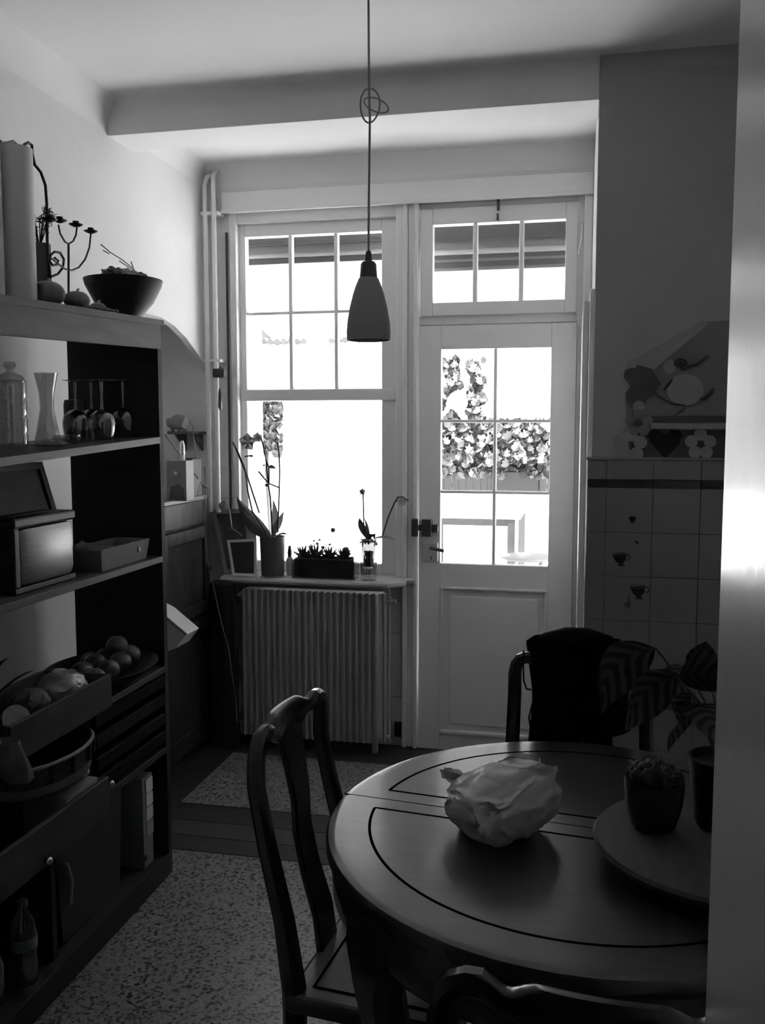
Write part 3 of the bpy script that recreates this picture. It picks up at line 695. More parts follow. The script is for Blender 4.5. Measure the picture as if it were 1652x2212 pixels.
# ---------------------------------------------------------------- pendant lamp
ly = 2.2
c = aY(796, 735, ly)
lp = thing('pendant_lamp', 'grey bottle-shaped pendant lamp hanging on a long knotted cord', 'lamp', (c.x, ly, ZC))
H = aY(796, 598, ly).z - c.z
rr = [(.0535, 0), (.0545, .02), (.0530, .04), (.046, .08), (.038, .112), (.032, .13), (.024, H - .004), (.018, H)]
obj('lamp_shade', MB().lathe(rr + [(r - .002, z) for r, z in rr[::-1]] + [rr[0]], (c.x, ly, c.z), 40), M_pendant, lp, True)
obj('socket_cap', MB().lathe([(.0215, -.004), (.021, .004), (.019, .03), (.015, .036), (.0085, .038), (.007, .058), (.005, .062), (0, .062)], (c.x, ly, c.z + H), 24, cap0=True), M_pendcap, lp, True)
zc = c.z + H + .06
k = aY(797, 250, ly); k2 = aY(797, 200, ly)
pts = [Vector((c.x, ly, zc)), Vector((c.x + .001, ly, zc + .12)), Vector((c.x + .003, ly, k.z - .06)), Vector((k.x + .002, ly, k.z - .01)), k2 + Vector((0, 0, -.01)), Vector((c.x + .0, ly, ZC - .02))]
obj('cord', MB().tube(pts, .0028, 8), M_cord, lp, True)
kc = aY(800, 228, ly)
obj('cord_loop', MB().tube([kc + Vector((.024 * math.cos(t) - .001, .005 * math.sin(2 * t), .040 * math.sin(t))) for t in [i * math.tau / 24 for i in range(25)]], .0022, 6, False), M_cord, lp, True)
obj('cord_loop', MB().tube([kc + Vector((.014 + .030 * math.cos(t), .008 * math.sin(t), .018 * math.sin(t) + .012 * math.cos(t) * -1)) for t in [i * math.tau / 24 for i in range(25)]], .0018, 6, False), M_cord, lp, True)
obj('ceiling_rose', MB().lathe([(0, 0), (.03, 0), (.022, -.02), (0, -.022)], (c.x, ly, ZC), 20), M_white, lp, True)
obj('bulb', MB().ball((c.x, ly, c.z + .07), .022).tube([(c.x, ly, c.z + .08), (c.x, ly, c.z + H)], .012, 8), M_paper, lp, True)

# ---------------------------------------------------------------- round table
TC = Vector((.02, 1.59, 0)); TR = .453; TZ = .76
tb = thing('round_table', 'round dark wooden table with inlaid panels and curved legs', 'table', tuple(TC))
obj('table_top', MB().lathe([(0, TZ), (TR * .5, TZ), (TR - .03, TZ), (TR - .016, TZ), (TR - .012, TZ - .0004), (TR - .004, TZ - .003), (TR, TZ - .010), (TR, TZ - .022), (TR - .012, TZ - .034), (TR - .03, TZ - .036), (0, TZ - .036)], TC, 96), M_top, tb, True)
def strip2(pts, wd, z0, z1):
    m = MB(); P = [Vector((p[0], p[1], 0)) for p in pts]; n = len(P); Lr = []
    for i in range(n):
        t = (P[min(i + 1, n - 1)] - P[max(i - 1, 0)]).normalized(); s_ = Vector((-t.y, t.x, 0)) * wd / 2
        Lr.append([m.bm.verts.new((q.x, q.y, z)) for q in (P[i] + s_, P[i] - s_) for z in (z0, z1)])
    for i in range(n - 1):
        A, B = Lr[i], Lr[i + 1]
        for (a, b) in ((0, 1), (1, 3), (3, 2), (2, 0)): m.bm.faces.new((A[a], A[b], B[b], B[a]))
    m.bm.faces.new((Lr[0][0], Lr[0][2], Lr[0][3], Lr[0][1])); m.bm.faces.new((Lr[-1][0], Lr[-1][1], Lr[-1][3], Lr[-1][2]))
    return m
ta = math.atan2(-.012, .10)      # direction of the joint across the top
def tl(u, v): return (TC.x + u * math.cos(ta) - v * math.sin(ta), TC.y + u * math.sin(ta) + v * math.cos(ta))
for s_ in (1, -1):
    o_ = .043; off = .376; a0 = math.asin(o_ / off)
    arc = [tl(off * math.cos(t), s_ * off * math.sin(t)) for t in [a0 + (math.pi - 2 * a0) * i / 60 for i in range(61)]]
    obj('inlay_line', strip2(arc, .0052, TZ - .002, TZ + .0004), M_line, tb)
    obj('inlay_line', strip2([tl(-off * math.cos(a0), s_ * o_), tl(off * math.cos(a0), s_ * o_)], .0052, TZ - .002, TZ + .0004), M_line, tb)
obj('joint_line', strip2([tl(-TR + .002, 0), tl(TR - .002, 0)], .0016, TZ - .002, TZ + .0004), M_line, tb)
obj('apron', MB().lathe([(TR - .022, TZ - .036), (TR - .010, TZ - .06), (TR - .012, TZ - .10), (TR - .03, TZ - .125), (TR - .05, TZ - .125), (TR - .05, TZ - .036)], TC, 96), M_dwood, tb, True)
for a in (223, 313, 43, 133):
    d = Vector((math.cos(R(a)), math.sin(R(a)), 0)); sd = Vector((-d.y, d.x, 0))
    P = [TC + d * r + Vector((0, 0, z)) for r, z in ((.412, .715), (.422, .66), (.418, .60), (.398, .50), (.388, .35), (.388, .15), (.396, .04), (.402, 0))]
    obj('leg', MB().bar(P, [.15, .13, .095, .078, .070, .066, .068, .07], [.05, .055, .06, .062, .06, .058, .06, .062], sd), M_dwood, tb, True)

# ---------------------------------------------------------------- chairs
def chair():
    t = thing('dining_chair', 'dark rosewood chair with yoke back at the left side of the table', 'chair', (0, 0, 0))
    SH = .455
    obj('seat_frame', MB().box((-.185, -.19, SH - .035), (.185, .12, SH), .008), M_seat, t)
    obj('seat_panel', MB().box((-.145, -.145, SH - .004), (.145, .080, SH + .0015), .001), M_seat, t)
    for (x0, x1, y0_, y1_) in ((-.148, .148, .078, .082), (-.148, .148, -.150, -.146), (-.149, -.145, -.15, .082), (.145, .149, -.15, .082)):
        obj('seat_line', MB().box((x0, y0_, SH - .002), (x1, y1_, SH + .002)), M_line, t)
    for s_ in (-1, 1):
        P = [Vector(p) for p in ((s_ * .164, -.185, 0), (s_ * .163, -.178, .25), (s_ * .162, -.180, .45), (s_ * .160, -.200, .58), (s_ * .157, -.235, .72), (s_ * .155, -.255, .82), (s_ * .155, -.254, .870), (s_ * .151, -.253, .892), (s_ * .142, -.252, .905), (s_ * .130, -.252, .910), (s_ * .114, -.252, .910))]
        obj('leg', MB().bar(P, [.036, .036, .042, .036, .032, .030, .029, .028, .027, .027, .027], [.034, .036, .040, .036, .033, .032, .031, .029, .028, .028, .028], (0, 1, .1)), M_dwood, t, True)
        P = [Vector(p) for p in ((s_ * .166, .100, 0), (s_ * .164, .098, .2), (s_ * .162, .096, SH - .03))]
        obj('leg', MB().bar(P, [.034, .034, .038], [.034, .034, .038], (1, 0, 0)), M_dwood, t, True)
        obj('stretcher', MB().box((s_ * .172 - .01, -.17, .10), (s_ * .172 + .01, .10, .13), .003), M_dwood, t)
    obj('stretcher', MB().box((-.155, .092, .06), (.155, .108, .09), .003), M_dwood, t)
    obj('stretcher', MB().box((-.165, -.19, .13), (.165, -.172, .16), .003), M_dwood, t)
    obj('apron', MB().box((-.15, .095, SH - .085), (.15, .109, SH - .03), .003).box((-.16, -.19, SH - .085), (.16, -.176, SH - .03), .003), M_dwood, t)
    # yoke rail: ears, dips and a tall flat crest
    n = 40
    def sm(a, e0, e1):
        k = min(1, max(0, (a - e0) / (e1 - e0))); return k * k * (3 - 2 * k)
    def railf(u, v):
        x = -1 + 2 * u; a = abs(x); crest = 1 - sm(a, .44, .72)
        top = .924 + .004 * crest - .010 * math.exp(-((a - .74) / .13) ** 2)
        bot = top - .028 - .034 * crest
        w_ = math.tau * v; hh = (top - bot) / 2; mid = (top + bot) / 2
        cz, sz_ = math.cos(w_), math.sin(w_)
        yy = -.250 - .020 * (1 - a * a) + .013 * abs(cz) ** .7 * (1 if cz > 0 else -1)
        return Vector((x * .120, yy - .10 * (mid + hh * sz_ - .90), mid + hh * abs(sz_) ** .7 * (1 if sz_ > 0 else -1)))
    m_ = MB().grid(railf, n, 14); bmesh.ops.remove_doubles(m_.bm, verts=m_.bm.verts, dist=.0003)
    be = [e for e in m_.bm.edges if e.is_boundary]
    if be: bmesh.ops.holes_fill(m_.bm, edges=be)
    obj('top_rail', m_, M_dwood, t, True)
    P = [Vector((0, y, z)) for y, z in ((-.180, SH - .01), (-.190, .52), (-.215, .60), (-.232, .68), (-.236, .75), (-.248, .82), (-.266, .90))]
    obj('splat', MB().bar(P, [.085, .080, .074, .070, .072, .084, .11], .014, (1, 0, 0)), M_dwood, t, True)
    return t
ch = chair()
ch.location = (-.285, 1.625, 0); ch.rotation_euler = (0, 0, R(-96)); ch['group'] = 'rosewood chairs round the table'
WM[ch.name] = Matrix.Translation(ch.location) @ Matrix.Rotation(R(-96), 4, 'Z')
c2 = dup(ch, (.018, 1.935, 0), R(180), 'dark rosewood chair behind the table with a black jacket over its back')
c3 = dup(ch, (.050, 1.105, 0), R(-4), 'dark rosewood chair nearest the camera, only its top rail catching light')

# jacket over the back of the far chair
jy = 2.19
def jk(u, v):
    # u across, v from the front hem over the rail to the back hem
    L_ = aY(1140, 1400, jy); R_ = aY(1330, 1400, jy)
    top = .962 + .010 * math.sin(u * 9) + .005 * noise.noise(Vector((u * 9, 3, 1))) - .03 * (abs(u - .45) * 1.6) ** 3
    wx = 1 - .10 * abs(v - .5) * 2
    x = L_.x + (R_.x - L_.x) * (.5 + (u - .5) * wx) + .006 * math.sin(v * 20 + u * 5)
    a = (v - .5) * 2
    if abs(a) < .14: yy = jy + a / .14 * .030; z = top - .022 * (a / .14) ** 2
    else:
        s_ = 1 if a > 0 else -1; k_ = (abs(a) - .14) / .86
        yy = jy + s_ * (.030 + .018 * math.sin(u * 17 + k_ * 3) * k_ + .012 * k_)
        z = top - .022 - k_ * (.40 + .04 * math.sin(u * 6))
        if s_ < 0: x += .07 * k_ * (1 - u)
    return Vector((x, yy, z))
jt = thing('jacket', 'black jacket draped over the back of the chair behind the table', 'jacket', (0.0, jy, .93))
m = MB().grid(jk, 44, 90, .006)
obj('cloth_body', m, M_black, jt, True)
slv = [aY(x, y, 2.13) for x, y in ((1320, 1385), (1318, 1460), (1300, 1530), (1335, 1575))]
slv = [aY(1312, 1385, 2.15), aY(1320, 1450, 2.12), aY(1316, 1530, 2.11), aY(1330, 1580, 2.11)]
obj('sleeve', MB().tube(slv, [.03, .04, .042, .035], 14), M_black, jt, True)
cl = [aY(1225, 1378, 2.17), aY(1270, 1378, 2.16), aY(1322, 1384, 2.16)]
obj('collar', MB().tube([aY(1150, 1400, 2.19), aY(1180, 1386, 2.18)] + cl, [.012, .022, .026, .024, .010], 12), M_black, jt, True)
obj('drawstring', MB().tube([aY(x, y, 2.15) for x, y in ((1131, 1405), (1130, 1440), (1131, 1470), (1137, 1488), (1147, 1490))], .0022, 6), M_black, jt)
obj('drawstring', MB().tube([aY(x, y, 2.15) for x, y in ((1151, 1515), (1142, 1550), (1145, 1568), (1155, 1571), (1162, 1558), (1160, 1530))], .0022, 6), M_black, jt)

# ---------------------------------------------------------------- plastic bag with groceries
bc = Vector((-.113, 1.552, TZ))
M_bag = bpy.data.materials.new('thin_plastic'); M_bag.use_nodes = True
nt = M_bag.node_tree; N = nt.nodes; L = nt.links; p_ = N['Principled BSDF']
p_.inputs['Base Color'].default_value = (.55, .55, .55, 1); p_.inputs['Roughness'].default_value = .3
tr = N.new('ShaderNodeBsdfTransparent'); tl_ = N.new('ShaderNodeBsdfTranslucent'); tl_.inputs[0].default_value = (.55, .55, .55, 1)
m1 = N.new('ShaderNodeMixShader'); m1.inputs[0].default_value = .35; L.new(p_.outputs[0], m1.inputs[1]); L.new(tl_.outputs[0], m1.inputs[2])
m2 = N.new('ShaderNodeMixShader'); m2.inputs[0].default_value = .16; L.new(m1.outputs[0], m2.inputs[1]); L.new(tr.outputs[0], m2.inputs[2])
L.new(m2.outputs[0], N['Material Output'].inputs[0])
bg = thing('plastic_bag', 'crumpled translucent plastic bag of groceries on the round table', 'bag', tuple(bc))
bm_ = bmesh.new(); vs_ = bmesh.ops.create_icosphere(bm_, subdivisions=6, radius=1)['verts']
for v in vs_:
    d = v.co.normalized()
    def rg_(f, o): return 1 - 2 * abs(noise.noise(Vector((d.x * f, d.y * f, d.z * f * 1.5)) + Vector(o)))
    dd = d + Vector((noise.noise(d * 2 + Vector((5, 5, 5))), noise.noise(d * 2 + Vector((1, 9, 3))), 0)) * .35
    c1 = abs(noise.noise(dd * 1.55 + Vector((3, 1, 7)))); c2 = abs(noise.noise(dd * 3.4 + Vector((9, 4, 2)))); c3 = abs(noise.noise(dd * 11 + Vector((1, 8, 5))))
    k_ = 1.06 - .30 * c1 + .075 * (.25 - c2) + .022 * (.25 - c3)
    x = math.copysign(abs(d.x) ** .72, d.x) * .092 * k_; y = math.copysign(abs(d.y) ** .72, d.y) * .082 * k_; z = math.copysign(abs(d.z) ** .8, d.z) * .056 * k_ + .052
    q_ = max(0, min(1, z / .05)); x *= .80 + .24 * q_; y *= .80 + .24 * q_
    X_ = x * math.cos(.80) - y * math.sin(.80); Y_ = x * math.sin(.80) + y * math.cos(.80)
    z *= 1 + 1.6 * X_; z = max(z, .0012)
    if Y_ < 0: Y_ *= 1.35
    v.co = bc + Vector((X_, Y_, z))
obj('bag_skin', bm_, M_bag, bg, True)
def flap(pts, wd, name='bag_handle'):
    m = MB(); P = [Vector(p) for p in pts]
    def f(u, v):
        i = min(int(v * (len(P) - 1)), len(P) - 2); t = v * (len(P) - 1) - i
        c = P[i].lerp(P[i + 1], t); w_ = wd * (1 - .6 * v) * (1 + .2 * noise.noise(c * 60))
        return c + Vector(((u - .5) * w_ * .6, (u - .5) * w_, .010 * math.sin(u * 9 + v * 7) + .006 * noise.noise(c * 90)))
    m.grid(f, 10, 16, .0006); return obj(name, m, M_bag, bg, True)
flap([aY(1040, 1690, 1.59), aY(1010, 1680, 1.59), aY(985, 1682, 1.585), aY(955, 1672, 1.58)], .035)
flap([aY(1030, 1700, 1.60), aY(1060, 1665, 1.60), aY(1110, 1640, 1.61), aY(1160, 1652, 1.62)], .055)
flap([aY(1050, 1710, 1.53), aY(1090, 1690, 1.53), aY(1140, 1665, 1.55), aY(1200, 1668, 1.57)], .04)
flap([aY(1020, 1705, 1.55), aY(1050, 1690, 1.55), aY(1080, 1680, 1.56), aY(1110, 1700, 1.57)], .035)
for (dx, dy, r) in ((-.045, -.02, .030), (.025, .02, .034), (.02, -.045, .028)):
    obj('grocery', MB().ball(bc + Vector((dx, dy, r + .003)), r, (1, 1, .9)), M_fruit, bg, True)
obj('grocery', MB().box((bc.x - .08, bc.y - .03, TZ + .004), (bc.x + .0, bc.y + .03, TZ + .035), .006), M_decor_d, bg)

# ---------------------------------------------------------------- turntable with two pots
tc = Vector((.240, 1.487, 0))
ls = thing('turntable', 'round pale wooden turntable on the right part of the table', 'tray', (tc.x, tc.y, TZ))
obj('plate', MB().lathe([(0, .782), (.17, .782), (.194, .785), (.202, .797), (.198, .803), (0, .803)], tc, 64), M_lwood2, ls, True)
obj('foot', MB().lathe([(0, TZ), (.06, TZ), (.07, TZ + .022), (0, TZ + .022)], tc, 32), M_dwood, ls, True)
q = Vector((.137, 1.512, .8035))
M_cact = mat('cactus_skin', .018, .6)
cp = thing('potted_cactus', 'small cluster cactus in a round dark pot on the turntable', 'cactus', tuple(q))
obj('pot', MB().lathe([(0, 0), (.030, 0), (.036, .008), (.046, .045), (.049, .080), (.047, .084), (.044, .080), (.042, .070), (0, .070)], q, 32), M_pot_dark, cp, True)
for i in range(15):
    a = i * 2.4; r = .010 * math.sqrt(i); c = q + Vector((r * math.cos(a), r * math.sin(a), .086 + .012 * (1 - i / 15)))
    st = obj('cactus_stem', MB().ball(c, .0135, (.85, .85, 1.3), 2, .15, 9), M_cact, cp, True)
    sp_ = MB()
    for k in range(24):
        d = Vector((random.gauss(0, 1), random.gauss(0, 1), abs(random.gauss(0, 1)))).normalized()
        b0 = c + Vector((d.x * .011, d.y * .011, d.z * .017)); b1 = b0 + d * .009
        sp_.tube([b0, b1], [.0004, .0002], 3, False)
    tag(obj('spine', sp_, M_cream, st), kind='stuff')
q = Vector((.246, 1.545, .8035))
pc = thing('prayer_plant', 'broad-leaved plant with striped leaves in a dark pot on the turntable', 'plant', tuple(q))
obj('pot', MB().lathe([(0, 0), (.036, 0), (.040, .01), (.052, .10), (.054, .118), (.050, .118), (.046, .105), (0, .105)], q, 32), M_pot_dark, pc, True)
top = q + Vector((0, 0, .10))
leaves = [ # tip, mid, stalk end (pixels), plane y, width, side
    ((1300, 1545), (1290, 1420), (1415, 1400), 1.48, .095, (.55, .5, -.8)),
    ((1350, 1580), (1370, 1490), (1465, 1455), 1.45, .085, (.5, .5, -.8)),
    ((1425, 1530), (1440, 1470), (1480, 1440), 1.50, .07, (.6, .5, -.6)),
    ((1525, 1385), (1510, 1420), (1532, 1470), 1.50, .055, (1, .3, 0)),
    ((1590, 1500), (1540, 1440), (1465, 1462), 1.44, .085, (.1, .5, -1)),
    ((1442, 1625), (1448, 1570), (1500, 1545), 1.42, .035, (.7, .6, 0)),
    ((1478, 1585), (1440, 1530), (1500, 1500), 1.46, .06, (.6, .5, -.6)),
    ((1620, 1440), (1580, 1400), (1545, 1480), 1.56, .07, (.6, .5, .6)),
    ((1560, 1620), (1530, 1540), (1500, 1520), 1.43, .08, (1, .4, 0)),
]
for (tp, md, bs_, y_, wd, sd) in leaves:
    p0, p1, p2 = aY(bs_[0], bs_[1], y_), aY(md[0], md[1], y_ - .02), aY(tp[0], tp[1], y_ - .03)
    lf = obj('leaf', leaf_surf(p0, p1, p2, wd, sd, .12, 8, 16, .75), M_calath, pc, True)
    obj('leaf_stalk', MB().tube([top + (p0 - top) * .0, top + (p0 - top) * .5 + Vector((0, 0, .03)), p0], [.0022, .002, .0015], 6), M_leaf, lf, True)

# ---------------------------------------------------------------- decorations on the tiled block
dY = YB - .012
def pl(pts, y): return [(aY(x, yy, y).x, aY(x, yy, y).z) for x, yy in pts]
db_ = thing('painted_board', 'painted wooden board with roof, heart and flowers above the tiles', 'decoration', (.3, YB, 1.37))
obj('board', MB().prism(pl(((1400, 792), (1432, 756), (1520, 695), (1600, 690), (1600, 992), (1360, 990), (1358, 925), (1350, 850)), YB - .01), 1, YB - .006, YB), M_decor, db_)
obj('roof_strip', MB().prism(pl(((1358, 782), (1520, 690), (1530, 700), (1413, 798)), YB - .014), 1, YB - .014, YB - .007), M_decor_l, db_)
def circ(cx_, cy_, r, n=16, ry=None): return [(cx_ + r * math.cos(i * math.tau / n), cy_ + (ry or r) * math.sin(i * math.tau / n)) for i in range(n)]
obj('bear_shape', MB().prism(pl(((1350, 800), (1362, 795), (1375, 780), (1392, 784), (1410, 800), (1428, 830), (1412, 855), (1395, 862), (1390, 885), (1372, 890), (1355, 868), (1352, 848), (1362, 835), (1347, 815)), YB - .014), 1, YB - .013, YB - .007), M_decor_d, db_)
obj('disc', MB().prism(pl(circ(1367, 785, 10), YB - .016), 1, YB - .018, YB - .013), M_decor_l, db_)
obj('disc', MB().prism(pl(circ(1379, 878, 13), YB - .016), 1, YB - .018, YB - .013), M_decor_l, db_)
obj('shelf_ledge', MB().prism(pl(((1404, 914), (1600, 915), (1600, 927), (1406, 926)), YB - .03), 1, YB - .035, YB - .006), M_decor_l, db_)
obj('dark_band', MB().prism(pl(((1372, 930), (1600, 930), (1600, 990), (1378, 989)), YB - .014), 1, YB - .010, YB - .0065), M_decor_d, db_)
obj('dark_band', MB().prism(pl(((1404, 898), (1600, 898), (1600, 912), (1404, 912)), YB - .014), 1, YB - .010, YB - .0065), M_decor_d, db_)
ht = [(1436, 991), (1405, 955), (1400, 938), (1408, 929), (1422, 929), (1436, 940), (1450, 929), (1466, 929), (1474, 940), (1466, 960)]
obj('heart', MB().prism(pl(ht, YB - .016), 1, YB - .016, YB - .010), M_bowl, db_)
def flower(cx_, cy_, r, m):
    for k in range(5):
        a = -math.pi / 2 + k * math.tau / 5
        obj('flower_petal', MB().prism(pl(circ(cx_ + r * .62 * math.cos(a), cy_ + r * .62 * math.sin(a), r * .40, 12), YB - .016), 1, YB - .021 - .0001 * k, YB - .010), m, db_)
flower(1513, 960, 34, M_decor_l); flower(1362, 962, 36, M_decor_l); flower(1380, 914, 30, M_decor)
# star-like painted outlines of the central figure
obj('figure_body', MB().prism(pl(circ(1480, 842, 40, 20, 34), YB - .014), 1, YB - .012, YB - .0065), M_decor_l, db_)
obj('figure_head', MB().prism(pl(circ(1446, 792, 14, 14, 16), YB - .014), 1, YB - .012, YB - .0065), M_decor_l, db_)
sw = []
for i in range(26):
    t = i / 25; sw.append((1468 + 17 * t * math.cos(t * 14), 785 + 12 * t * math.sin(t * 14)))
obj('painted_scroll', MB().tube([aY(x, y, YB - .013) for x, y in sw], .0035, 5), M_decor_d, db_)
obj('painted_scroll', MB().tube([aY(x, y, YB - .013) for x, y in ((1485, 790), (1505, 785), (1520, 775), (1530, 768))], [.003, .004, .005, .003], 5), M_decor_d, db_)
obj('painted_scroll', MB().tube([aY(x, y, YB - .013) for x, y in ((1433, 842), (1442, 832), (1452, 818))], [.002, .006, .002], 5), M_decor_d, db_)
obj('painted_scroll', MB().tube([aY(x, y, YB - .013) for x, y in ((1510, 862), (1522, 858), (1535, 845), (1542, 838))], [.002, .005, .006, .002], 5), M_decor_d, db_)
obj('painted_scroll', MB().tube([aY(x, y, YB - .013) for x, y in ((1455, 897), (1470, 888), (1480, 880))], [.002, .006, .002], 5), M_decor_d, db_)
obj('painted_scroll', MB().tube([aY(x, y, YB - .013) for x, y in ((1400, 835), (1425, 858), (1450, 872), (1480, 876))], [.002, .003, .003, .002], 5), M_decor_d, db_)
# cup transfers on the tiles
ty = YB - .021
def cup(cx_, cy_, s_, label):
    t = thing('cup_sticker', label, 'sticker', tuple(aY(cx_, cy_, ty)))
    obj('cup_body', MB().prism(pl([(cx_ + a * s_, cy_ + b * s_) for a, b in ((-19, -8), (15, -10), (12, 4), (6, 11), (6, 14), (10, 18), (-6, 18), (-4, 13), (-12, 6))], ty), 1, ty - .001, ty + .0005), M_bowl, t)
    obj('cup_rim', MB().tube([aY(cx_ + (-2 + 17 * math.cos(a)) * s_, cy_ + (-9 + 4 * math.sin(a)) * s_, ty - .001) for a in [i * math.tau / 16 for i in range(17)]], .0012, 5, False), M_decor_d, t)
    obj('cup_handle', MB().tube([aY(cx_ + (15 + 7 * math.sin(a)) * s_, cy_ + (-2 - 6 * math.cos(a)) * s_, ty - .001) for a in [i * math.pi / 8 for i in range(9)]], .0015, 5, False), M_bowl, t)
cup(1340, 1206, .92, 'upper of the two dark teacup stickers on the white tiles')
cup(1379, 1276, 1.0, 'lower teacup sticker with a dangling tea bag on the tiles')
solo('dot_sticker', MB().prism(pl([(1358, 1120), (1362, 1115), (1373, 1117), (1370, 1126), (1364, 1131)], ty), 1, ty - .001, ty + .0005), M_bowl, 'dark heart-like dot sticker high on the white tiles above both cups', 'sticker')
solo('dot_sticker', MB().prism(pl([(1368, 1168), (1378, 1170), (1379, 1175), (1372, 1173)], ty), 1, ty - .001, ty + .0005), M_bowl, 'tiny dark drop sticker just above the upper teacup sticker', 'sticker')
solo('dot_sticker', MB().tube([aY(1359, 1282, ty - .001), aY(1356, 1300, ty - .001)], .0008, 4).ball(aY(1354, 1305, ty - .0005), .008, (1, .2, 1)), M_decor_d, 'little tea bag sticker hanging left below the lower teacup', 'sticker')

# ---------------------------------------------------------------- bookcase along the left wall
BX0, BX1, BY0, BY1 = -1.60, -1.285, 1.15, 2.672
bk = thing('bookcase', 'dark wooden open bookcase along the left wall crowded with kitchen things', 'bookcase', (-1.44, 1.9, 0))
def tz(y): return 1.809 - (BY1 - y) * .045
def s1(y): return 1.444 - (BY1 - y) * .05 + .0008
TH2, TH3, TH4 = 1.062, .702, .436
LIFT = .0008
def slope_board(name, f, y0_, y1_, th, x0=BX0, x1=BX1, m=None, th2=None):
    return obj(name, MB().prism([(y0_, f(y0_)), (y1_, f(y1_)), (y1_, f(y1_) - th), (y0_, f(y0_) - th)], 0, x0, x1), m or M_case, bk)
slope_board('top_board', lambda y: tz(y) - .0035, BY0, BY1 + .003, .018, x1=BX1 + .008)
slope_board('top_apron', lambda y: tz(y) - .021, BY0, BY1 - .004, .072, x0=BX1 - .02, x1=BX1)
obj('side_panel', MB().box((BX0, BY1 - .024, .0), (BX1 - .002, BY1, tz(BY1) - .018)), M_case_in, bk)
obj('side_panel', MB().box((BX0, BY0, .0), (BX1 - .002, BY0 + .024, tz(BY0) - .018)), M_case_in, bk)
slope_board('shelf', lambda y: s1(y) - .0035, BY0 + .024, BY1 - .024, .020, m=M_case)
for z in (TH2 - LIFT, TH3 - LIFT): obj('shelf', MB().box((BX0, BY0 + .024, z - .02), (BX1, BY1 - .024, z), .002), M_case, bk)
obj('shelf', MB().box((BX0, BY0 + .024, TH4 - .02), (BX1, BY1 - .024, TH4), .002), M_case_in, bk)
obj('floor_board', MB().box((BX0, BY0 + .024, .0), (BX1, BY1 - .024, .0742), .002), M_case_in, bk)
obj('divider', MB().box((BX0, 2.02, .075), (BX1 - .03, 2.04, TH4 - .02)), M_case_in, bk)
obj('divider', MB().box((BX0, 2.20, TH4), (BX1 - .02, 2.22, TH3 - .02)), M_case_in, bk)
M_slat = mat('dark_slat_wood', .005, .8, spec=.15)
for i, z in enumerate((.672, .612, .548, .490)):      # open slatted drawers under the counter shelf
    obj('slat', MB().box((BX1 - .014, 2.22, z - .036), (BX1 - .002, BY1 - .026, z), .003), M_slat, bk)
obj('back_panel', MB().box((BX0 - .006, 2.05, .075), (BX0, BY1, .70)), M_case_in, bk)
for (y, z) in ((2.03, .405), (2.27, .46)): obj('knob', MB().ball((BX1 + .008, y, z), .011), M_alu, bk, True)

# ---- on top of the bookcase
q = Vector((-1.40, 2.105, tz(2.105)))
zt_ = aX(35, 322, -1.40).z - q.z
rl = thing('paper_roll', 'tall white paper roll standing on the near end of the bookcase top', 'roll', tuple(q))
obj('roll_sheet', MB().lathe([(.041, 0), (.042, .002), (.0425, zt_), (.035, zt_), (.034, .0)], q, 40), M_paper, rl, True)
q = Vector((-1.43, 2.028, tz(2.028)))
solo('paper_roll', MB().lathe([(0, 0), (.034, 0), (.035, zt_ + .0), (.028, zt_), (.027, .01), (0, .01)], q, 32), M_paper, 'second white paper roll cut by the left picture edge on the bookcase', 'roll', smooth=True)
# wrought iron holder
def XP(L, x=-1.44): return [aX(a, b, x) for a, b in L]
ih = thing('iron_holder', 'curled black wrought iron holder behind the white paper roll', 'holder', tuple(aX(105, 640, -1.47)))
obj('bar', MB().tube(XP(((0, 305), (8, 309), (18, 308), (28, 305), (36, 312), (41, 322)), -1.47), .0038, 8), M_blk, ih, True)
obj('bar', MB().tube(XP(((50, 322), (53, 312), (61, 308), (69, 314), (69, 330), (75, 356), (88, 372), (98, 400), (101, 440), (102, 520), (104, 560), (108, 600), (110, 645)), -1.47), .0042, 8), M_blk, ih, True)
obj('curl', MB().tube(XP(((110, 598), (125, 592), (136, 578), (138, 560), (130, 546), (118, 544), (109, 551), (107, 564), (114, 573), (122, 572), (126, 563), (118, 557))), .0035, 8), M_blk, ih, True)
# candelabra
cy_ = -1.40
cn = thing('candelabra', 'thin black iron candelabra with four small cups on the bookcase', 'candelabra', tuple(aX(148, 640, cy_)))
obj('stem', MB().tube(XP(((148, 638), (148, 527)), cy_), .0032, 8), M_blk, cn, True)
obj('base', MB().lathe([(0, 0), (.03, 0), (.02, .008), (0, .01)], (cy_, aX(148, 645, cy_).y, tz(aX(148, 645, cy_).y) + .002), 20), M_blk, cn, True)
obj('arm', MB().tube(XP(((126, 485), (130, 505), (140, 522), (148, 527), (158, 521), (164, 508), (166, 492)), cy_), .0026, 8), M_blk, cn, True)
obj('arm', MB().tube(XP(((108, 555), (122, 567), (140, 581), (155, 584), (170, 578), (184, 560), (193, 535), (196, 505)), cy_), .0026, 8), M_blk, cn, True)
for (x, y) in ((129, 480), (164, 489), (196, 503), (108, 478)):
    p = aX(x, y, cy_)
    cu_ = obj('drip_pan', MB().lathe([(0, -.002), (.006, -.002), (.019, .004), (.020, .006), (.006, .003), (0, .003)], p, 20), M_blk, cn, True)
    obj('candle_cup', MB().lathe([(0, .002), (.008, .002), (.009, .014), (.007, .014), (0, .012)], p, 14), M_blk, cu_, True)
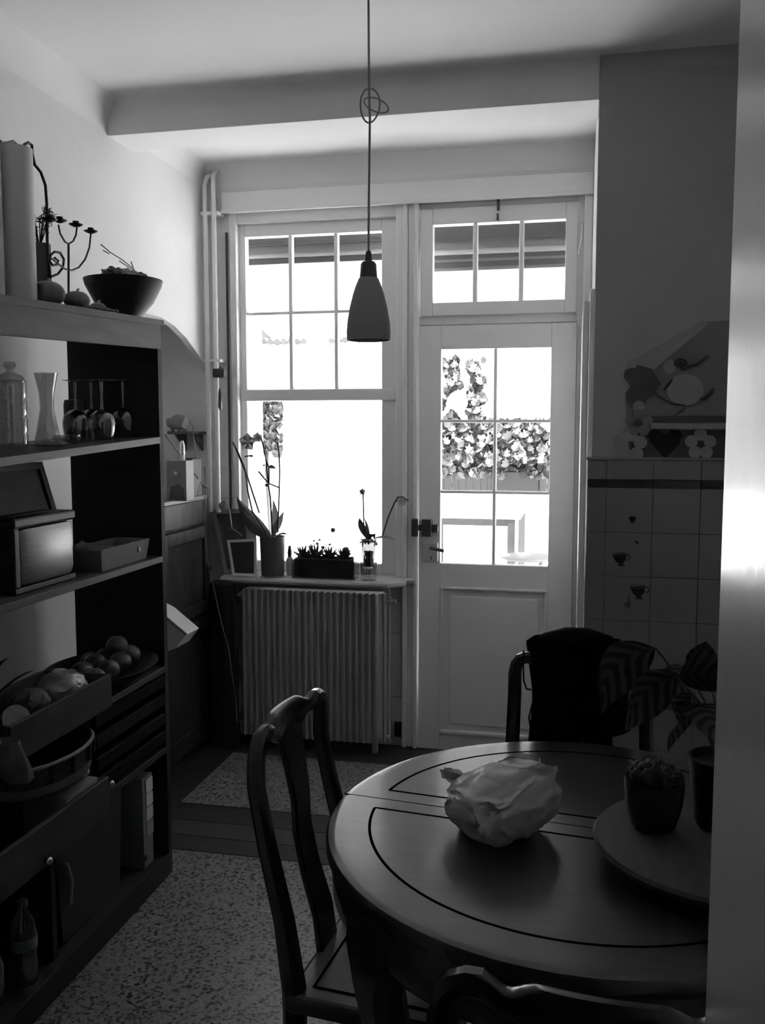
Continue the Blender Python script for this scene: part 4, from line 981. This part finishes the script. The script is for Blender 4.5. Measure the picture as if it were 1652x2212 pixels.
# dark vase with dried flowers
q = aX(88, 600, -1.50); q.z = tz(q.y)
vz = aX(88, 528, -1.50).z - q.z
dv = thing('dried_flowers', 'dried flower bunch in a dark vase behind the iron holder', 'flowers', tuple(q))
obj('vase', MB().lathe([(0, 0), (.028, 0), (.030, vz), (.026, vz), (.025, vz - .01), (0, vz - .01)], q, 20), M_decor_d, dv, True)
for k in range(16):
    a = k * 2.4; tpx = Vector((q.x + .025 * math.cos(a), q.y + .05 * math.sin(a), q.z + vz + .05 + .05 * random.random()))
    obj('flower_stalk', MB().tube([q + Vector((0, 0, vz - .01)), (q + tpx) / 2 + Vector((0, 0, vz / 2 - .0)), tpx], .0012, 5), M_blk, dv)
    hd_ = MB()
    for j in range(9):
        d = Vector((random.gauss(0, 1), random.gauss(0, 1), random.gauss(.3, 1))).normalized()
        hd_.tube([tpx, tpx + d * .018], [.0022, .0006], 4)
    obj('flower_head', hd_, M_decor_d, dv)
# gourds
def gourd(px_, py_, r, sc, x, label, m=M_gourd):
    q = aX(px_, py_, x); q.z = tz(q.y)
    t = thing('gourd', label, 'gourd', tuple(q), 0, 'dried gourds on the bookcase')
    n = 22; prof = []
    c = q + Vector((0, 0, r * sc[2] * .97))
    bm = bmesh.new(); vs = bmesh.ops.create_uvsphere(bm, u_segments=40, v_segments=16, radius=1)['verts']
    for v in vs:
        a = math.atan2(v.co.y, v.co.x); k = 1 + .05 * abs(math.cos(a * 5)) ; dz = 1 - .18 * math.exp(-(v.co.x ** 2 + v.co.y ** 2) * 10)
        v.co = c + Vector((v.co.x * r * sc[0] * k, v.co.y * r * sc[1] * k, v.co.z * r * sc[2] * dz))
    obj('gourd_body', bm, m, t, True)
    obj('gourd_stalk', MB().tube([c + Vector((0, 0, r * sc[2] * .8)), c + Vector((.004, .004, r * sc[2] + .006))], [.005, .003], 6), M_lwood, t)
gourd(103, 640, .043, (1, 1, .80), -1.37, 'large ribbed dark gourd beside the white roll on the bookcase')
gourd(166, 648, .034, (1, 1, .80), -1.36, 'middle dark gourd between the large gourd and the pale one')
gourd(211, 655, .023, (1, 1, .75), -1.37, 'small gourd close to the dark bowl on the bookcase')
# seed string
q = aX(215, 665, -1.30)
ss_ = thing('bead_garland', 'short garland of pale beads lying before the small gourd', 'garland', (q.x, q.y, tz(q.y)))
for i in range(16):
    p = aX(182 + i * 4.7, 664, -1.305 + .006 * math.sin(i * 1.3)); p.z = tz(p.y) + .0055
    obj('bead', MB().ball(p, .0058, (1, 1, .9), 1), M_cream, ss_, True)
# bowl
q = Vector((-1.42, 2.50, tz(2.50) + .0)); 
qa, qb = aX(168, 600, -1.42), aX(334, 603, -1.42)
q.y = aX(268, 678, -1.42).y; q.z = tz(q.y); rB = (qb.y - qa.y) * .36; hB = aX(250, 600, -1.42).z - q.z
bwl = thing('bowl', 'large dark wooden bowl filled with crumpled paper on the bookcase top', 'bowl', tuple(q))
obj('bowl_body', MB().lathe([(0, 0), (.040, 0), (.048, .006), (.092, hB * .45), (.118, hB * .85), (.123, hB), (.118, hB), (.087, hB * .45), (0, .012)], q, 48), M_bowl, bwl, True)
for i, (dx, dy, r) in enumerate(((0, -.06, .03), (-.03, -.02, .035), (.02, .0, .034), (0, .04, .033), (-.02, .075, .026), (.03, -.04, .026), (.03, .05, .028))):
    bm = bmesh.new(); vs = bmesh.ops.create_icosphere(bm, subdivisions=3, radius=1)['verts']; c = q + Vector((dx, dy, hB + .006))
    for v in vs:
        k = 1 + .55 * noise.noise(v.co * 2.4 + Vector((i * 7, 0, 0))) + .25 * noise.noise(v.co * 6)
        v.co = c + Vector((v.co.x, v.co.y, v.co.z * .8)) * r * k
    obj('crumpled_paper', bm, M_decor_d if i % 3 == 0 else (M_decor_l if i % 2 else M_cream), bwl)
for L_ in (((218, 528), (238, 545), (265, 562), (290, 582)), ((223, 541), (236, 548)), ((258, 564), (290, 585), (308, 602)), ((283, 565), (290, 585))):
    obj('twig', MB().tube(XP(L_, -1.41), .0018, 5), M_blk, bwl)

# ---- first shelf
def stand(px_, py_, x): q = aX(px_, py_, x); q.z = s1(q.y); return q
q = stand(27, 968, -1.37); hJ = aX(27, 825, -1.37).z - q.z
jr = thing('glass_jar', 'tall lidded glass jar at the left picture edge on the glass shelf', 'jar', tuple(q))
prof = [(0, .002), (.034, .002)]
for k in range(4): prof += [(.037, hJ * (k + .15) / 4), (.0375, hJ * (k + .85) / 4), (.035, hJ * (k + 1) / 4)]
obj('jar_body', MB().lathe(prof + [(.040, hJ + .002), (.034, hJ)] , q, 32), M_ves2, jr, True)
obj('lid', MB().lathe([(0, hJ + .004), (.036, hJ + .004), (.03, hJ + .014), (.012, hJ + .022), (.009, hJ + .03), (.016, hJ + .04), (.012, hJ + .048), (0, hJ + .05)], q, 28), M_ves, jr, True)
q = stand(103, 935, -1.42); hV = aX(103, 806, -1.42).z - q.z
solo('glass_vase', MB().lathe([(0, 0), (.034, 0), (.036, .006), (.028, hV * .22), (.018, hV * .50), (.020, hV * .72), (.031, hV), (.029, hV), (.017, hV * .72), (.015, hV * .5), (.025, hV * .22), (.032, .01), (0, .008)], q, 32), M_ves, 'waisted clear glass vase with flared rim beside the glass jar', 'vase', smooth=True)
def wineglass(px_, x, label, first=[None]):
    q = stand(px_, 955, x)
    if first[0] is None:
        t = thing('wine_glass', label, 'glass', tuple(q), 0, 'upturned wine glasses on the shelf'); hW = .175
        obj('glass_bowl', MB().lathe([(.031, 0), (.036, .03), (.0385, .05), (.034, .072), (.018, .086), (.004, .09), (.004, .088), (.017, .083), (.032, .071), (.0365, .05), (.034, .03), (.0295, 0), (.031, 0)], q, 28), M_ves2, t, True)
        obj('glass_stem', MB().tube([q + Vector((0, 0, .088)), q + Vector((0, 0, .12)), q + Vector((0, 0, hW - .004))], [.005, .003, .005], 10), M_ves2, t, True)
        obj('glass_foot', MB().lathe([(0, hW), (.034, hW), (.034, hW - .0015), (.006, hW - .006), (0, hW - .006)], q, 28), M_ves2, t, True)
        first[0] = t; return t
    return dup(first[0], q, 0, label)
wineglass(222, -1.36, 'upturned wine glass nearest the shelf front, in the middle')
wineglass(268, -1.40, 'upturned wine glass closest to the bookcase side panel')
wineglass(165, -1.44, 'upturned wine glass standing at the back of the shelf')
wineglass(200, -1.45, 'upturned wine glass behind the middle one, nearly hidden')
q = stand(146, 940, -1.36)
solo('glass_bowl', MB().lathe([(0, 0), (.022, 0), (.034, .014), (.036, .026), (.033, .026), (.030, .014), (0, .006)], q, 28), M_ves, 'low clear glass bowl between the vase and the upturned glasses', 'bowl', smooth=True)
q = stand(108, 950, -1.34)
solo('glass_plate', MB().lathe([(0, .001), (.03, .001), (.055, .008), (.056, .010), (.03, .004), (0, .004)], q, 32), M_ves2, 'flat glass plate in front of the waisted glass vase', 'plate', smooth=True)
q = stand(160, 915, -1.54)
solo('dark_canister', MB().lathe([(0, 0), (.030, 0), (.030, .10), (.027, .115), (0, .118)], q, 24), M_decor_d, 'dark round canister at the back of the glass shelf', 'canister', smooth=True)

# ---- second shelf
f3 = [aX(-60, 1150, -1.47), aX(162, 1112, -1.42), aX(116, 985, -1.50), aX(-60, 1000, -1.55)]
f3[0].z = TH2; f3[1].z = TH2 + .001
f3 = [Vector((-1.44, 1.93, TH2)), Vector((-1.44, 2.36, TH2)), Vector((-1.53, 2.36, TH2 + .305)), Vector((-1.53, 1.93, TH2 + .305))]
fr3 = frame_quad('framed_picture', 'dark framed picture leaning at the back of the second shelf', 'picture', f3, 0, .022, M_decor_d, M_slate)
tq = [aX(42, 1250, -1.32), aX(187, 1200, -1.40)]
ts = thing('toaster', 'brushed steel long-slot toaster with black top on the second shelf', 'toaster', (-1.37, 2.10, TH2))
T0, T1, TX0, TX1, TZ0, TZ1 = 1.925, 2.20, -1.42, -1.315, TH2 + .012, TH2 + .165
obj('toaster_body', MB().box((TX0, T0 + .02, TZ0), (TX1, T1 - .006, TZ1), .026), M_steel, ts, True)
obj('toaster_top', MB().box((TX0 + .004, T0, TZ1 - .004), (TX1 - .004, T1, TZ1 + .022), .006), M_blk, ts)
obj('end_cap', MB().box((TX0 + .002, T0 - .006, TZ0), (TX1 - .004, T0 + .024, TZ1), .008), M_blk, ts)
obj('toaster_base', MB().box((TX0 + .008, T0 + .0, TH2), (TX1 - .006, T1 - .004, TZ0 + .004), .003), M_blk, ts)
obj('slot', MB().box((TX0 + .035, T0 + .04, TZ1 + .018), (TX1 - .045, T1 - .03, TZ1 + .0235)), M_case_in, ts)
tr_ = thing('basket', 'pale shallow tray basket with a round hole on the second shelf', 'basket', (-1.40, 2.48, TH2))
B0, B1, Xb0, Xb1, hb = 2.30, 2.60, -1.425, -1.305, .062
wl = MB()
def tapwall(p0, p1, name='tray_wall'):
    (xa, ya), (xb, yb_) = p0, p1; cx_, cy_ = (Xb0 + Xb1) / 2, (B0 + B1) / 2
    m = MB(); k = .90
    q = [(cx_ + (xa - cx_) * k, cy_ + (ya - cy_) * k, TH2), (cx_ + (xb - cx_) * k, cy_ + (yb_ - cy_) * k, TH2), (xb, yb_, TH2 + hb), (xa, ya, TH2 + hb)]
    A = [m.bm.verts.new(v) for v in q]; n = Vector((-(yb_ - ya), xb - xa, 0)).normalized() * .004
    Bv = [m.bm.verts.new(Vector(v) + n) for v in q]; m.bm.faces.new(A); m.bm.faces.new(Bv[::-1])
    for i in range(4): m.bm.faces.new((A[i], A[(i + 1) % 4], Bv[(i + 1) % 4], Bv[i]))
    return obj(name, m, M_cream, tr_)
for a, b in (((Xb0, B0), (Xb1, B0)), ((Xb1, B0), (Xb1, B1)), ((Xb1, B1), (Xb0, B1)), ((Xb0, B1), (Xb0, B0))): tapwall(a, b)
obj('tray_bottom', MB().box((Xb0 + .012, B0 + .016, TH2), (Xb1 - .012, B1 - .016, TH2 + .004)), M_cream, tr_)
obj('hole', MB().lathe([(0, 0), (.008, 0), (.008, .003), (0, .003)], (0, 0, 0), 14), M_blk, tr_)
hl = bpy.data.objects['hole']
hl.data.transform(wm(tr_)); hl.data.transform(wm(tr_).inverted() @ Matrix.Translation((Xb1 - .002, 2.53, TH2 + .036)) @ Matrix.Rotation(R(84), 4, 'Y'))
pp_ = MB()
def crumple(u, v): return Vector((Xb0 + .02 + (Xb1 - Xb0 - .04) * u, B0 + .02 + (B1 - B0 - .05) * v, TH2 + .052 + .022 * math.sin(v * 4 + 1) * (1 - u) + .012 * noise.noise(Vector((u * 6, v * 7, 0)))))
obj('napkin', pp_.grid(crumple, 10, 14, .003), M_cream, tr_, True)
solo('jar_lid', MB().lathe([(0, 0), (.026, 0), (.027, .05), (.022, .06), (0, .062)], (-1.33, 1.80, TH2), 20), M_ves2, 'dark glass by the left picture edge on the second shelf', 'glass', smooth=True)

# ---- counter shelf: fruit bowl, crate, packets
fb = Vector((-1.385, 2.43, TH3))
ft = thing('fruit_bowl', 'wide flat dark bowl of fruit on the counter shelf', 'bowl', tuple(fb))
obj('bowl_body', MB().lathe([(0, .0), (.06, .0), (.10, .012), (.150, .05), (.154, .054), (.147, .054), (.095, .02), (0, .012)], fb, 40, 1, 1.35), M_bowl, ft, True)
fr_px = [(.02, .12, .036), (-.04, .09, .034), (.03, .05, .034), (-.03, .01, .036), (.04, -.03, .033), (-.02, -.07, .034), (.04, -.10, .030), (-.06, .04, .033), (.0, .085, .034)]
for i, (dx, dy, r) in enumerate(fr_px):
    zz = TH3 + .018 + r + (.040 if i == 8 else 0)
    f_ = thing('fruit', ['round fruit at the far end of the fruit bowl, catching the window light', 'round fruit at the back near the far end of the fruit bowl', 'round fruit in front half way along the fruit bowl', 'round fruit in the middle of the fruit bowl, at the back', 'round fruit in front near the left end of the fruit bowl', 'round fruit at the back near the left end of the fruit bowl', 'smallest fruit at the near end of the fruit bowl', 'round fruit touching the back rim of the fruit bowl', 'round fruit resting on top of the others in the fruit bowl'][i], 'fruit', (fb.x + dx, fb.y + dy * 1.1, zz - r), 0, 'fruit in the flat bowl')
    obj('fruit_body', MB().ball((fb.x + dx, fb.y + dy * 1.1, zz), r, (1, 1, .93), 3), M_fruit, f_, True)
    obj('fruit_stem', MB().tube([(fb.x + dx, fb.y + dy * 1.1, zz + r * .9), (fb.x + dx + .004, fb.y + dy * 1.1, zz + r + .006)], .0018, 5), M_blk, f_)
cr_ = thing('crate', 'shallow wooden crate with wrapped packets standing out over the counter shelf', 'crate', (-1.31, 1.98, TH3))
C0, C1, Cx0, Cx1 = 1.76, 2.215, -1.44, -1.235
obj('crate_side', MB().box((Cx1 - .010, C0, TH3 + .002), (Cx1, C1, TH3 + .095), .002), M_case_dk, cr_)
obj('crate_side', MB().box((Cx0, C0, TH3 + .002), (Cx0 + .010, C1, TH3 + .095), .002), M_case_dk, cr_)
obj('crate_end', MB().box((Cx0 + .01, C1 - .010, TH3 + .002), (Cx1 - .01, C1, TH3 + .095), .002), M_case_dk, cr_)
obj('crate_end', MB().box((Cx0 + .01, C0, TH3 + .002), (Cx1 - .01, C0 + .010, TH3 + .095), .002), M_case_dk, cr_)
obj('crate_bottom', MB().box((Cx0 + .01, C0 + .01, TH3 + .001), (Cx1 - .01, C1 - .01, TH3 + .008)), M_case_dk, cr_)
def packet(c, s_, seed, m, label):
    bm = bmesh.new(); vs = bmesh.ops.create_icosphere(bm, subdivisions=4, radius=1)['verts']
    for v in vs:
        k = 1 + .22 * abs(noise.noise(v.co * 3 + Vector((seed, 0, 0)))) - .12 * abs(noise.noise(v.co * 8 + Vector((seed, 3, 0))))
        v.co = Vector(c) + Vector((v.co.x * s_[0], v.co.y * s_[1], v.co.z * s_[2])) * k
    return solo('food_packet', bm, m, label, 'packet', smooth=True)
M_foil = mat('crinkled_wrap', .30, .25, var=.4, vs=20, spec=.8)
packet((-1.33, 2.12, TH3 + .078), (.06, .07, .045), 3, M_foil, 'shiny crinkled packet at the far end of the wooden crate')
packet((-1.34, 1.99, TH3 + .070), (.05, .05, .040), 9, M_decor_d, 'dull dark packet in the middle of the wooden crate')
pj = thing('glass_jar', 'lying jar with a pale round lid in the wooden crate', 'jar', (-1.32, 1.87, TH3 + .02))
Mx = Matrix.Translation((-1.30, 1.87, TH3 + .068)) @ Matrix.Rotation(R(62), 4, 'Y') @ Matrix.Rotation(R(20), 4, 'X')
m = MB().lathe([(0, 0), (.036, 0), (.037, .012), (0, .013)], (0, 0, 0), 28); bmesh.ops.transform(m.bm, matrix=Mx, verts=m.bm.verts); obj('lid', m, M_cream, pj, True)
m = MB().lathe([(0, -.075), (.03, -.075), (.034, -.06), (.034, -.002), (0, -.001)], (0, 0, 0), 28); bmesh.ops.transform(m.bm, matrix=Mx, verts=m.bm.verts); obj('jar_body', m, M_ves2, pj, True)

# ---- pulled out drawer with folded cloth and woven basket
dw = obj('drawer', MB().box((-1.20, 1.55, .452), (-1.186, 2.10, .556), .003), M_case_dk, bk)
obj('drawer_side', MB().box((-1.55, 2.088, .452), (-1.20, 2.10, .55)), M_case_dk, dw)
obj('drawer_side', MB().box((-1.55, 1.55, .452), (-1.20, 1.562, .55)), M_case_dk, dw)
obj('drawer_bottom', MB().box((-1.55, 1.562, .452), (-1.20, 2.088, .46)), M_case_dk, dw)
obj('knob', MB().ball((-1.176, 1.80, .47), .010), M_alu, dw, True)
cm = MB().ball((-1.255, 2.02, .585), .05, (1.0, 1.25, .40), 3, .16, 3)
for v in cm.bm.verts: v.co.z = min(max(v.co.z, .5605), .589)
cm.box((-1.33, 1.93, .4605), (-1.205, 2.08, .562), .006)
solo('folded_cloth', cm, M_cream, 'folded pale cloth in the pulled out drawer under the woven basket', 'cloth', smooth=True)
bz = .592
bs = thing('basket', 'oval woven basket with handle slots lying on the pulled out drawer', 'basket', (-1.27, 1.98, bz))
bc_ = Vector((-1.285, 1.965, bz))
def bsk(u, v):
    a = u * math.tau; r = 1 + .10 * v
    return bc_ + Vector((.085 * r * math.cos(a), .150 * r * math.sin(a), .078 * v))
obj('basket_wall', MB().grid(bsk, 40, 8, .004), M_wicker, bs, True)
obj('rim', MB().tube([bsk(i / 40, 1.0) for i in range(41)], .005, 8, False), M_cream, bs, True)
obj('band', MB().grid(lambda u, v: bsk(u, .08 + .30 * v) * 1 + Vector((.004 * math.cos(u * math.tau), .004 * math.sin(u * math.tau), 0)), 40, 2, .004), M_cream, bs, True)
obj('basket_bottom', MB().lathe([(0, .0), (.085, .0), (.085, .006), (0, .006)], bc_, 30, 1, 1.75), M_wicker, bs, True)
for a in (-.6, -.15, .35, .8):
    p = bsk((a + .0) / math.tau % 1, .68); d = Vector((math.cos(a), math.sin(a) * .6, 0)).normalized()
    obj('slot', MB().bar([p + d * .004 + Vector((0, 0, -.018)), p + d * .006 + Vector((0, 0, .024))], .010, .008, (0, 1, 0)), M_case_in, bs)
ca, cb2 = aX(20, 1596, -1.16), aX(20, 1700, -1.16)
def clothbag(u, v):
    a = u * math.tau; r = .026 + .010 * math.sin(v * 3.1) + .003 * math.sin(a * 5 + v * 4)
    return Vector((-1.16 + r * math.cos(a), ca.y - .012 + r * math.sin(a) + .045 * v * v, ca.z + (cb2.z - ca.z) * v))
cl_ = thing('cloth_bag', 'small pale cloth bag hanging at the left picture edge before the drawer', 'bag', (-1.16, ca.y, cb2.z))
obj('bag_body', MB().grid(clothbag, 28, 14, .002), M_cream, cl_, True)
obj('bag_strap', MB().tube([(-1.16, ca.y - .03, ca.z), (-1.20, ca.y - .03, ca.z + .05), (-1.275, ca.y - .03, TH3 + .012), (-1.283, ca.y - .03, TH3 + .004)], .003, 6), M_cream, cl_, True)
# plant at the left edge
pe = thing('potted_plant', 'dark leafy plant in a small pot by the left picture edge on the counter', 'plant', (-1.30, 1.70, TH3))
obj('pot', MB().lathe([(0, 0), (.03, 0), (.04, .07), (.036, .07), (0, .06)], (-1.33, 1.68, TH3), 20), M_pot_dark, pe, True)
for k in range(14):
    a = k * 2.4; b0 = Vector((-1.33, 1.68, TH3 + .06)); L_ = .06 + .05 * (k % 3)
    d = Vector((math.cos(a) * .6, math.sin(a) * .6 + .25, .8 + .3 * (k % 2))).normalized()
    obj('leaf', leaf_surf(b0 + d * L_ * .5, b0 + d * L_ * 1.1 + Vector((0, 0, .01)), b0 + d * L_ * 1.5 + Vector((.01, .02, -.02)), .035, (-math.sin(a), math.cos(a), 0), .15, 4, 6), M_leaf, pe, True)

# ---- bottom compartment
bf = thing('magazine_box', 'pale box file with white striped spine at the end of the bottom compartment', 'box', (-1.42, 2.56, .075))
obj('box_body', MB().box((-1.55, 2.525, .075), (-1.312, 2.59, .37), .002), M_shut, bf)
zz = [.362, .312, .268, .222, .17]
for i in range(4): obj('spine_label', MB().box((-1.312, 2.545, zz[i + 1] + .003), (-1.309, 2.588, zz[i] - .003)), M_paper if i < 3 else M_decor_l, bf)
obj('finger_hole', MB().box((-1.312, 2.528, .10), (-1.3095, 2.541, .118)), M_blk, bf)
ck = thing('storage_bin', 'big dark bin filling the middle of the bottom compartment', 'bin', (-1.43, 2.24, .075))
obj('bin_body', MB().prism([(2.09, .076), (2.40, .076), (2.425, .385), (2.065, .385)], 0, -1.56, -1.33), M_bin, ck)
obj('bin_rim', MB().box((-1.565, 2.06, .385), (-1.325, 2.43, .398), .003), M_bin, ck)
obj('bin_handle', MB().tube([(-1.322, 2.105, .30), (-1.312, 2.11, .25), (-1.322, 2.115, .18)], .006, 6), M_cream, ck, True)
pb = thing('water_bottle', 'clear plastic bottle with a paper band at the left of the bottom compartment', 'bottle', (-1.34, 1.915, .075))
bq = Vector((-1.335, 1.925, .075))
obj('bottle_body', MB().lathe([(0, .002), (.03, .002), (.032, .01), (.032, .06), (.030, .07), (.032, .08), (.032, .135), (.026, .165), (.013, .188), (.011, .20), (0, .20)], bq, 28), M_ves2, pb, True)
obj('label_band', MB().lathe([(.0327, .095), (.0327, .125), (.0322, .125), (.0322, .095), (.0327, .095)], bq, 28), M_cream, pb, True)
obj('bottle_cap', MB().lathe([(0, .20), (.013, .20), (.013, .216), (0, .216)], bq, 18), M_decor_d, pb, True)
solo('glass_bottle', MB().lathe([(0, 0), (.028, 0), (.03, .10), (.012, .15), (.012, .20), (0, .20)], (-1.36, 1.83, .075), 24), M_ves2, 'second bottle cut by the left picture edge in the bottom compartment', 'bottle', smooth=True)
# white tub hanging on the cabinet door behind the bookcase
tbp = [(-1.668, .735), (-1.567, .735), (-1.467, .708), (-1.470, .695), (-1.512, .628), (-1.555, .605), (-1.668, .60)]
tu = thing('plastic_tub', 'white plastic tub hooked on the cabinet door behind the bookcase', 'tub', (-1.56, 3.2, .6))
obj('tub_body', MB().prism([(-1.668, .80), (-1.565, .752), (-1.462, .672), (-1.505, .618), (-1.555, .598), (-1.668, .60)], 1, 3.195, 3.32), M_paper, tu)
obj('tub_rim', MB().tube([(-1.668, 3.195, .802), (-1.565, 3.193, .756), (-1.458, 3.193, .675)], .005, 8), M_cream, tu, True)
# dark bags between cabinet and radiator
dk = thing('cloth_bag', 'dark fabric bag hanging in the corner between cabinet and radiator', 'bag', (-1.60, 3.86, .02))
def dbag(u, v):
    a = u * math.tau; r = 1 - .25 * (1 - v) ** 3
    return Vector((-1.573 + (.074 + .006 * math.sin(a * 4 + v * 5)) * r * math.cos(a), 3.84 + .042 * r * math.sin(a) + .004 * math.sin(a * 6), .765 - .765 * v))
obj('bag_body', MB().grid(dbag, 30, 18, .003), M_charcoal, dk, True)
obj('bag_top', MB().ball((-1.573, 3.84, .76), .06, (1, .6, .3), 2, .1), M_charcoal, dk, True)

# ---------------------------------------------------------------- outside
M_tdark = mat('garden_table_metal', .030, .5); M_rooft = mat('roof_tile', .09, .8, var=.3, vs=5)
ot = thing('garden_table', 'white-topped garden table with dark metal legs out on the terrace', 'table', (-1.2, 8.3, -.03))
obj('table_top', MB().box((-1.38, 7.54, .715), (-.445, 9.04, .745), .004), M_outw, ot)
obj('table_frame', MB().box((-1.36, 7.56, .655), (-.50, 7.60, .714)).box((-1.36, 8.98, .655), (-.50, 9.02, .714)), M_tdark, ot)
for (x, y) in ((-.52, 7.58), (-.49, 8.55), (-1.33, 7.58), (-1.33, 9.0)): obj('leg', MB().box((x - .032, y - .032, -.03), (x + .032, y + .032, .714), .004), M_tdark, ot)
gs = thing('garden_stool', 'round dark garden stool beside the outdoor table legs', 'stool', (-.37, 7.28, -.03))
obj('seat', MB().lathe([(0, .425), (.21, .425), (.22, .44), (.20, .452), (0, .455)], (-.37, 7.28, 0), 36), M_tdark, gs, True)
for a in (45, 135, 225, 315): obj('leg', MB().tube([(-.37 + .15 * math.cos(R(a)), 7.28 + .15 * math.sin(R(a)), .43), (-.37 + .18 * math.cos(R(a)), 7.28 + .18 * math.sin(R(a)), -.03)], .012, 8), M_tdark, gs, True)
fe = thing('garden_fence', 'weathered board fence under the ivy at the end of the garden', 'fence', (-2, 18, -.03))
fb0 = None
for i in range(34):
    x = -3.6 + i * .145; hgt = 1.15 + random.uniform(-.03, .03)
    if fb0 is None:
        fb0 = obj('board', MB().box((x, 18.0, .22), (x + .1435, 18.03, 1.20), .004), M_fence, fe)
    else:
        c = fb0.copy(); COL.objects.link(c); c.location = (i * .145, random.uniform(-.015, .015), random.uniform(-.03, .03))
obj('fence_rail', MB().box((-3.6, 18.03, .3), (1.4, 18.08, .38)), M_fence, fe)
for x in (-3.5, 1.2): obj('fence_post', MB().box((x, 18.03, -.03), (x + .09, 18.12, 1.3)), M_fence, fe)
obj('dark_opening', MB().box((-1.62, 17.94, .25), (-.72, 17.99, .62), .004), M_case_in, fe)
iv = thing('ivy', 'mass of sunlit ivy hanging over the board fence', 'ivy', (-1.6, 17.9, .2))
def leafmesh(s_):
    bm = bmesh.new(); c = bm.verts.new((0, 0, .1 * s_))
    pts = [(0, -.5), (.28, -.42), (.5, -.15), (.3, .02), (.42, .3), (.16, .25), (0, .62), (-.16, .25), (-.42, .3), (-.3, .02), (-.5, -.15), (-.28, -.42)]
    vs = [bm.verts.new((a * s_, b * s_, 0)) for a, b in pts]
    for i in range(12): bm.faces.new((c, vs[i], vs[(i + 1) % 12]))
    return bm
from mathutils import Euler
def ivypos():
    while True:
        px_ = random.uniform(950, 1195); py_ = random.uniform(770, 1030)
        if px_ > 1062 and py_ < 912: continue
        if px_ < 1062 and py_ < 915:
            if px_ > 1045 - (py_ - 800) * .0 or noise.noise(Vector((px_ / 26, py_ / 30, 2))) < .08: continue
        if py_ > 1000 and random.random() < .75: continue
        if py_ > 1015 and 1085 < px_ < 1125: continue
        return aY(px_, py_, 17.80 + random.uniform(-.10, .12))
protos = []
for mi, m_ in enumerate((M_ivy, M_ivy_l)):
    p = obj('leaf', leafmesh(.17), m_, iv, True, local=True); p.location = ivypos() - Vector(iv.location); p.rotation_euler = (R(70), 0, .5); protos.append(p)
for i in range(296):
    c = protos[0 if random.random() < .55 else 1].copy(); COL.objects.link(c)
    c.location = ivypos() - Vector(iv.location)
    c.rotation_euler = (R(random.uniform(30, 125)), random.uniform(-.6, .6), random.uniform(-.9, .9)); k_ = random.uniform(.7, 1.3); c.scale = (k_, k_, k_)
def leafstuff(name, n, posf, s_, m_, parent):
    V = []; Fc = []
    pts = [(0, -.5), (.45, -.1), (.35, .3), (0, .62), (-.35, .3), (-.45, -.1)]
    for i in range(n):
        p = posf() - Vector(parent.location); rot = Euler((R(random.uniform(20, 130)), random.uniform(-.7, .7), random.uniform(-1.2, 1.2))).to_matrix(); k_ = s_ * random.uniform(.6, 1.3)
        b = len(V); V += [tuple(p + rot @ Vector((a * k_, bb_ * k_, 0))) for a, bb_ in pts]; Fc.append(tuple(range(b, b + 6)))
    me = bpy.data.meshes.new(name); me.from_pydata(V, [], Fc); me.materials.append(m_)
    o = bpy.data.objects.new(name, me); COL.objects.link(o); o.parent = parent; o['kind'] = 'stuff'; return o
leafstuff('foliage', 2600, lambda: ivypos() + Vector((0, .1, 0)), .15, M_ivy, iv)
leafstuff('foliage', 3500, lambda: Vector((random.choice((random.uniform(-4.5, -2.75), random.uniform(-.40, 3.5))), 17.85 + random.uniform(-.1, .12), random.uniform(.75, 1.75))), .16, M_ivy_l, iv)
# neighbour's low house
nh = thing('garden_house', 'white rendered low house with a tiled eave across the terrace', 'house', (-5, 12.5, -.03))
obj('wall', MB().box((-8.5, 12.0, -.03), (-2.62, 15, 2.62)), M_outw, nh)
obj('roof', MB().prism([(11.9, 2.66), (15.2, 3.3), (15.2, 3.2), (11.9, 2.60)], 0, -8.6, -2.55), M_outw, nh)
for i in range(24):
    x = -4.75 + i * .095
    obj('roof_tile', MB().tube([(x, 11.80, 2.64 + random.uniform(-.01, .01)), (x, 12.1, 2.70)], random.uniform(.035, .05), 8), M_rooft if random.random() < .55 else M_outw, nh)
v1, v2 = aY(545, 690, 11.95), aY(600, 742, 11.95)
obj('gable_board', MB().prism([(v1.x, v1.z), (v2.x, v2.z), (v2.x - .22, v2.z)], 1, 11.9, 12.3), M_rooft, nh)
wi = thing('climbing_plant', 'dark climbing plant on the white house wall behind the orchid', 'climber', (-4.15, 11.9, .4))
def wpos():
    while True:
        x, y = random.uniform(560, 606), random.uniform(862, 985)
        if y > 950 and random.random() < (y - 950) / 40: continue
        if noise.noise(Vector((x / 9, y / 9, 5))) > .22: continue
        return aY(x, y, 11.83 + random.uniform(-.08, .05))
leafstuff('foliage', 700, wpos, .10, M_ivy, wi)
obj('stem', MB().tube([(-4.15, 11.92, -.03), (-4.2, 11.92, .9), (-4.15, 11.92, 1.7)], [.03, .025, .01], 8), M_fence, wi, True)
